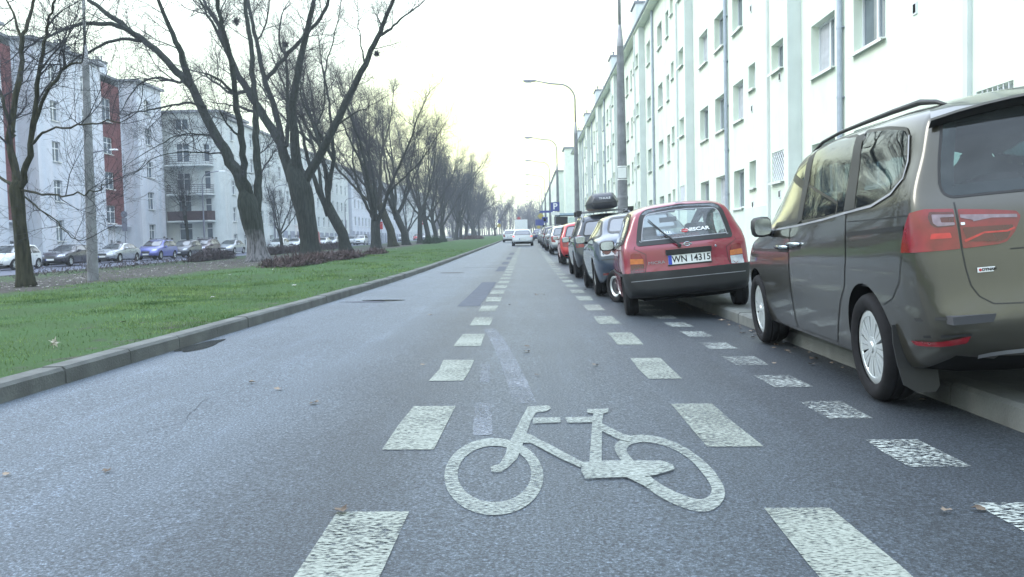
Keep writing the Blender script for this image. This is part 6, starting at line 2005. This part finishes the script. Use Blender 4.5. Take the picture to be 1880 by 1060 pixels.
# left kerb: cars pointing towards the camera
GL = 'cars parked along the left houses'
zl = lambda y: lz(-26, y) - .10
LF = [(hat, P_RED2, P_WHITE, -30.6, 52.0, 'white hatchback parked at the far left edge behind the slim tree'),
      (sal, P_BLUE, P_DARK, -30.2, 57.6, 'dark saloon parked left of the concrete lamp post'),
      (sal, P_BLUE, P_SILV, -30.2, 64.3, 'silver saloon parked right of the concrete lamp post'),
      (est, P_BLACK, P_BLU2, -29.6, 69.8, 'lavender blue estate parked in front of the corner of the brick strip house'),
      (hat, P_RED2, P_GREY, -29.4, 75.1, 'dark grey hatchback right behind the lavender blue estate'),
      (est, P_BLACK, P_PLUM, -29.4, 79.3, 'plum coloured estate parked below the balconies'),
      (sal, P_BLUE, P_SILV, -29.6, 87, 'silver saloon parked just left of the pale barked tree'),
      (hat, P_RED2, P_WHITE, -29.8, 104.5, 'white hatchback between the two huge tree trunks, left one'),
      (sal, P_BLUE, P_WHITE, -29.8, 112, 'white saloon between the two huge tree trunks, right one'),
      (sal, P_BLUE, P_WHITE, -29.8, 127, 'white saloon just right of the red van'),
      (hat, P_RED2, P_SILV, -29.8, 133.5, 'silver hatchback seen left of the third tree of the row'),
      (est, P_BLACK, P_WHITE, -26.2, 137, 'white estate driving on the left road between third and fourth trunks'),
      (hat, P_RED2, P_WHITE, -29.6, 148, 'white hatchback beside the fourth trunk'),
      (sal, P_BLUE, P_WHITE, -28, 196, 'white saloon seen between distant trunks'),
      (est, P_BLACK, P_WHITE, -26, 222, 'white estate seen between the farthest trunks'),
      (hat, P_RED2, None, -27, 214, 'red hatchback seen between distant trunks'),
      (sal, P_BLUE, P_GREY, -17, 262, 'dark car crossing beyond the end of the verge')]
for src, old, pm, x, y, lab in LF:
    o = dup(src, old, pm, x, y, lab, 180 if y < 262 else 90, 0, zl(y), GL if x < -28.5 else None)
    if x >= -28.5 and 'group' in o: del o['group']
# red delivery van behind the forked tree
rv = thing('delivery_van', 'red delivery van half hidden behind the forked tree', 'van', (-29.9, 119.5, zl(119.5)), (0, 0, math.pi))
b = MB()
prof = [(-1.0, .35), (-1.05, .9), (-1.0, 2.1), (-.8, 2.25), (2.3, 2.22), (2.75, 1.95), (3.3, 1.25), (4.1, 1.05), (4.25, .8), (4.2, .35)]
b.prism(prof, lambda u, v, k: ((-.95 + 1.9 * k) * (1 - .08 * max(0, v - 1.1)), u, v)); b.build('body', paint('van_red', (.38, .02, .02), 0), rv)
b = MB(); b.prism([(2.68, 1.95), (2.35, 2.1), (2.35, 1.3), (3.2, 1.28)], lambda u, v, k: ((-.96 + 1.92 * k) * (1 - .08 * max(0, v - 1.1)), u, v)); b.build('side_window', MT['glass_dark'], rv)
b = MB(); b.quad((-.80, 2.80, 1.92), (.80, 2.80, 1.92), (.88, 3.29, 1.30), (-.88, 3.29, 1.30)); b.build('windscreen', MT['glass_dark'], rv)
for y in (0, 3.3):
    for lf in (True, False):
        wo = make_wheel(.33, .2, .2, 'five', lf); wo.parent = rv; wo.location = ((-1 if lf else 1) * .87, y, .33)
# box lorry far ahead
tk_ = thing('box_lorry', 'white box lorry far ahead above the roof of the silver hatchback', 'lorry', (-1.0, 168, gz(-1, 168)))
b = MB(); b.box((0, 3, 2.35), (2.45, 6, 2.5), 0); b.build('box', MT['win_frame'], tk_)
for sx in (-1, 1):
    b = MB(); b.box((sx * .58, -.015, 2.33), (1.06, .03, 2.2)); b.build('door', MT['plate'], tk_)
b = MB(); b.box((0, 3.2, .85), (2.2, 6.6, .4)); b.box((0, .0, .75), (2.3, .12, .16)); b.build('chassis', MT['trim'], tk_)
b = MB(); b.box((0, 7.0, 1.7), (2.2, 1.7, 1.9)); b.build('cab', P_MID, tk_)
for sx in (-1, 1):
    b = MB(); b.box((sx * .95, -.07, .78), (.3, .03, .1)); b.build('tail_light', MT['lamp_red'], tk_)
    for y in (1.4, 6.6):
        wo = make_wheel(.45, .3, .28, 'five', sx < 0); wo.parent = tk_; wo.location = (sx * .98, y, .45)

# ------------------------------------------------------------------ lamp posts
def lamp_post(label, loc, rz, H=9.1, neck=6.4, arm=2.55, lean=0.0, group='concrete lamp posts', base_r=.17, head=True, plate_on=False):
    t = thing('street_lamp', label, 'street lamp', loc, (0, R(lean), rz), group)
    b = MB(); b.tube([(0, 0, -.3), (0, 0, .9), (0, 0, 2.4), (0, 0, neck)], [base_r, base_r * .93, base_r * .83, base_r * .56], 14)
    b.lathe([(base_r * .9, 2.0), (base_r * .92, 2.02), (base_r * .92, 2.08), (base_r * .86, 2.1)], (0, 0, 0), 14)
    b.build('column', MT['concrete'], t, True, 40)
    b = MB(); b.lathe([(base_r * .58, neck - .05), (base_r * .58, neck + .03), (.05, neck + .55), (.045, neck + .56)], (0, 0, 0), 12); b.build('collar', MT['metal'], t, True, 40)
    pts = [(0, 0, neck + .4), (0, 0, H - .95)]
    for k in range(1, 7):
        a = math.pi / 2 * k / 6; pts.append((-.85 * (1 - math.cos(a)), 0, H - .95 + .85 * math.sin(a)))
    pts += [(-1.3, 0, H - .06), (-arm + .5, 0, H + .10)]
    b = MB(); b.tube(pts, [.045] * (len(pts) - 1) + [.032], 8); b.build('arm', MT['metal'], t, True)
    if head:
        b = MB()
        sx = [(-arm + .52, .035, .03), (-arm + .42, .09, .06), (-arm + .1, .13, .075), (-arm - .15, .10, .06), (-arm - .22, .03, .02)]
        n = 12; vv = []
        for x, wy, hz in sx:
            for k in range(n):
                a = 2 * math.pi * k / n; vv.append((x, wy * math.cos(a), H + .12 + hz * math.sin(a) + .02 * (-x - arm)))
        b.add(vv, [(i * n + j, i * n + (j + 1) % n, (i + 1) * n + (j + 1) % n, (i + 1) * n + j) for i in range(4) for j in range(n)] + [tuple(range(n)), tuple(4 * n + j for j in range(n))])
        h_ = b.build('lamp_head', MT['metal'], t, True)
        b = MB(); b.box((-arm + .08, 0, H + .045), (.36, .17, .05), 0, None, .8); b.build('lens', MT['lamp_clear'], h_)
    if plate_on:
        b = MB(); b.box((-.02, -base_r * .80, 2.75), (.24, .02, .30)); b.tube([(0, 0, 2.92), (0, 0, 2.95)], base_r * .84, 14); b.tube([(0, 0, 2.55), (0, 0, 2.58)], base_r * .86, 14); b.build('notice_plate', MT['plate'], t)
    return t
lp = lamp_post('concrete lamp post nearest on the right pavement, with a small notice plate', (2.80, 25.0, pz(25)), 0, plate_on=True)
src = lamp_post('curved lamp post standing just beyond the red hatchback, first with its lantern in view', (2.76, 46.6, pz(46.6)), 0)
names = ['second lantern from the camera over the right kerb', 'third lantern from the camera over the right kerb', 'fourth lantern from the camera over the right kerb', 'fifth lantern in the line above the lane', 'sixth lantern in the line above the lane', 'seventh lantern in the line above the lane', 'eighth lantern in the line above the lane', 'last and smallest lantern in the line above the lane']
for lab, y in zip(names, (74.5, 98.5, 123, 148, 173, 198, 224, 250)):
    o = copy_tree(src); o.location = (2.76, y, pz(y)); o['label'] = 'lamp post carrying the ' + lab
p = at(171, 516, 25.3)
lamp_post('thick concrete lamp post on the verge right of the slim tree', (p.x, 25.3, Zg(p.x, 25.3)), math.pi, lean=-.9, base_r=.165)
# slimmer steel lamps of the left street
def steel_lamp(label, x, y):
    t = thing('street_lamp', label, 'street lamp', (x, y, zl(y)), (0, 0, math.pi), 'steel lamp posts of the left street')
    b = MB(); b.tube([(0, 0, 0), (0, 0, 3.4), (0, 0, 3.5), (0, 0, 6.6)], [.105, .095, .075, .055], 10); b.build('column', MT['sign_back'], t, True, 40)
    pts = [(0, 0, 6.5)] + [(-.9 * (1 - math.cos(a)), 0, 7.0 + .9 * math.sin(a)) for a in [math.pi / 2 * k / 6 for k in range(7)]] + [(-1.75, 0, 8.0)]
    b = MB(); b.tube(pts, .042, 8); b.build('arm', MT['sign_back'], t, True)
    b = MB(); b.box((-1.95, 0, 8.0), (.6, .24, .10), 0, None, .7); b.build('lamp_head', MT['win_frame'], t)
    return t
s0 = steel_lamp('steel lamp post in front of the red brick strip', -30.9, 60.6)
for lab, y in (('steel lamp post right of the balconies', 82.2), ('steel lamp post between the two huge trees', 105.5), ('steel lamp post just right of the forked tree', 124.5), ('steel lamp post left of the fourth trunk', 147)):
    o = copy_tree(s0); o.location = (-30.9, y, zl(y)); o['label'] = lab

# ------------------------------------------------------------------ signs
def sign(label, cat, loc, H, parts, r=.03, rz=0.0):
    """parts: (shape, width, height, centre z, material, name)"""
    t = thing('road_sign', label, cat, loc, (0, 0, rz))
    b = MB(); b.tube([(0, 0, -.2), (0, 0, H)], r, 8); b.build('post', MT['sign_back'], t, True, 40)
    for k, (shp, w_, h_, z, m, nm) in enumerate(parts):
        b = MB()
        if shp == 'disc': b.lathe([(.001, -.05), (w_ / 2, -.05), (w_ / 2, -.035), (.001, -.035)], (0, 0, z), 24, 'Y')
        elif shp == 'tri': b.prism([(-w_ / 2, -h_ / 2), (w_ / 2, -h_ / 2), (0, h_ / 2)], lambda u, v, q: (u, -.05 + .015 * q, z + v))
        elif shp == 'dia': b.prism([(-w_ / 2, 0), (0, -h_ / 2), (w_ / 2, 0), (0, h_ / 2)], lambda u, v, q: (u, -.05 + .015 * q, z + v))
        else: b.box((0, -.043, z), (w_, .015, h_))
        b.build(nm, m, t)
    return t
ps = sign('blue square parking sign with a white letter P beyond the red hatchback', 'road sign', (1.99 + .75, 60.5, pz(60.5)), 3.2, [('box', .62, .62, 2.86, MT['sign_blue'], 'panel'), ('box', .6, .22, 2.38, MT['plate'], 'plate')])
ps.location.x = at(1019.5, 395, 60.5).x
text('P', .60, 'lettering', MT['white'], ps, (0, -.053, 2.86), bold=.012)
sg = [(993, 102, [('dia', .8, .8, 2.95, MT['sign_yellow'], 'panel'), ('box', .75, .6, 2.15, MT['sign_blue'], 'plate')], 'yellow diamond sign over a blue panel, far along the right kerb'),
      (1000.5, 90, [('box', .60, .60, 2.35, MT['sign_blue'], 'panel'), ('box', .30, .30, 2.35, MT['plate'], 'plate')], 'blue sign with a white square just left of the parking sign'),
      (1003, 84, [('box', 1.3, .22, 3.05, MT['sign_blue'], 'panel')], 'narrow blue street name board left of the parking sign'),
      (989, 130, [('box', 1.0, .9, 2.5, MT['sign_blue'], 'panel'), ('disc', .5, .5, 1.8, MT['sign_yellow'], 'plate')], 'farthest blue sign on the right, with a yellow disc below')]
for px, Y, parts, lab in sg:
    p = at(px, 410, Y); sign(lab, 'road sign', (p.x, Y, pz(Y)), 3.3, parts)
p = at(916, 410, 196); sign('blue and yellow crossing sign near the far end of the verge', 'road sign', (p.x, 196, Zg(p.x, 196)), 3.9, [('tri', .9, .9, 3.7, MT['sign_blue'], 'panel'), ('disc', .85, .85, 2.6, MT['sign_yellow'], 'plate')])
p = at(952.5, 404, 190); sign('round red sign above the lorry at the far end of the road', 'road sign', (p.x, 190, gz(p.x, 190)), 4.4, [('disc', .75, .75, 4.1, MT['sign_red'], 'panel')])
p = at(700, 423, 110); sign('tall red board between the fourth and fifth trunks', 'sign board', (p.x, 110, Zg(p.x, 110)), 3.0, [('box', .42, .95, 2.55, MT['sign_red'], 'panel'), ('box', .14, .14, 2.75, MT['plate'], 'plate')])
p = at(776, 417, 140); sign('red no entry sign with a white bar between distant trunks', 'road sign', (p.x, 140, Zg(p.x, 140)), 3.6, [('disc', .72, .72, 3.2, MT['sign_red'], 'panel'), ('box', .5, .13, 3.2, MT['white'], 'plate')])
p = at(231.5, 460, 67.5)
sn = sign('grey backed sign with a disc above a tall plate, right of the red brick strip', 'road sign', (p.x, 67.5, zl(67.5) + .1), 4.1, [('disc', .52, .52, 3.55, MT['sign_back'], 'panel'), ('box', .42, 1.05, 2.75, MT['sign_back'], 'plate')])

# small shelter on the right pavement
sh = thing('bus_shelter', 'glass bus shelter with a pale blue roof left of the concrete lamp post', 'bus shelter', (2.95, 72.5, pz(72.5)))
b = MB(); b.box((.55, 0, 2.5), (2.0, 3.6, .14)); b.build('roof', mat('shelter_roof', (.30, .42, .52), .5), sh)
for x, y in ((-.2, -1.6), (1.3, -1.6), (-.2, 1.6), (1.3, 1.6)):
    b = MB(); b.box((x, y, 1.2), (.07, .07, 2.46)); b.build('post', MT['sign_back'], sh)
b = MB(); b.box((1.32, 0, 1.3), (.02, 3.1, 2.0)); b.box((.55, 1.62, 1.3), (1.42, .02, 2.0)); b.build('glass_panel', MT['glass_clear'], sh)
b = MB(); b.box((-.1, -1.62, 1.75), (1.1, .12, 1.1)); b.build('poster_case', MT['trim'], sh)

# ------------------------------------------------------------------ passer-by behind the lavender blue car
def person(label, loc, rz):
    t = thing('person', label, 'person', loc, (0, 0, rz))
    J = {'pelvis': (0, 0, .95, .15), 'waist': (0, 0, 1.12, .135), 'chest': (0, .01, 1.32, .165), 'neck0': (0, 0, 1.47, .07), 'neck': (0, 0, 1.53, .055), 'head': (0, .02, 1.62, .09), 'crown': (0, .01, 1.70, .075),
         'hipL': (-.10, 0, .88, .10), 'kneeL': (-.11, .06, .48, .062), 'ankL': (-.11, -.06, .08, .045), 'toeL': (-.12, .10, .04, .04), 'hipR': (.10, 0, .88, .10), 'kneeR': (.11, .10, .49, .062), 'ankR': (.11, .14, .08, .045), 'toeR': (.12, .29, .04, .04),
         'shL': (-.19, 0, 1.41, .075), 'elL': (-.25, -.04, 1.12, .05), 'wrL': (-.24, .08, .88, .035), 'haL': (-.24, .12, .80, .03), 'shR': (.19, 0, 1.41, .075), 'elR': (.25, -.06, 1.12, .05), 'wrR': (.24, .02, .87, .035), 'haR': (.24, .05, .79, .03)}
    E_ = [('pelvis', 'waist'), ('waist', 'chest'), ('chest', 'neck0'), ('neck0', 'neck'), ('neck', 'head'), ('head', 'crown'), ('pelvis', 'hipL'), ('hipL', 'kneeL'), ('kneeL', 'ankL'), ('ankL', 'toeL'), ('pelvis', 'hipR'), ('hipR', 'kneeR'), ('kneeR', 'ankR'), ('ankR', 'toeR'), ('chest', 'shL'), ('shL', 'elL'), ('elL', 'wrL'), ('wrL', 'haL'), ('chest', 'shR'), ('shR', 'elR'), ('elR', 'wrR'), ('wrR', 'haR')]
    k = list(J)
    me = bpy.data.meshes.new('body'); me.from_pydata([J[q][:3] for q in k], [(k.index(a), k.index(c)) for a, c in E_], [])
    o = bpy.data.objects.new('tmp', me); COL.objects.link(o)
    o.modifiers.new('s', 'SKIN')
    for i, q in enumerate(k): me.skin_vertices[0].data[i].radius = (J[q][3], J[q][3]); me.skin_vertices[0].data[i].use_root = q == 'pelvis'
    s_ = o.modifiers.new('d', 'SUBSURF'); s_.levels = 2; s_.render_levels = 2
    m2 = bpy.data.meshes.new_from_object(o.evaluated_get(bpy.context.evaluated_depsgraph_get()))
    bpy.data.objects.remove(o)
    jk, tr_, sk = mat('dark_coat', (.02, .02, .025), .85), mat('trousers', (.03, .035, .05), .85), mat('skin', (.40, .24, .17), .6)
    b_ = link_mesh(m2, 'body', [jk, tr_, sk], t, True)
    for p in m2.polygons:
        z = p.center.z; p.material_index = 2 if z > 1.50 or (abs(p.center.x) > .2 and z < .86) else 1 if z < .93 else 0
    h = MB(); h.lathe([(.001, .13), (.06, .12), (.10, .07), (.108, .0), (.098, -.05)], (0, .0, 1.63), 14); h.build('hair', MT['rubber'], t, True)
    return t
person('person in a dark coat walking behind the lavender blue car, only head and shoulders showing', (at(302, 440, 75).x, 75, zl(75) + .12), R(180))

# ------------------------------------------------------------------ the damp air of the street
b = MB(); b.box((0, 315, 13.5), (1440, 790, 33))
hz = bpy.data.materials.new('haze_air'); hz.use_nodes = True
t = hz.node_tree; t.nodes.clear()
o_ = t.nodes.new('ShaderNodeOutputMaterial'); pv_ = t.nodes.new('ShaderNodeVolumePrincipled')
pv_.inputs['Color'].default_value = (.82, .90, .97, 1); pv_.inputs['Density'].default_value = .0009
t.links.new(pv_.outputs[0], o_.inputs['Volume'])
hb = b.build('haze', hz)
tag(hb, 'thin damp haze filling the street', None, None, 'stuff')
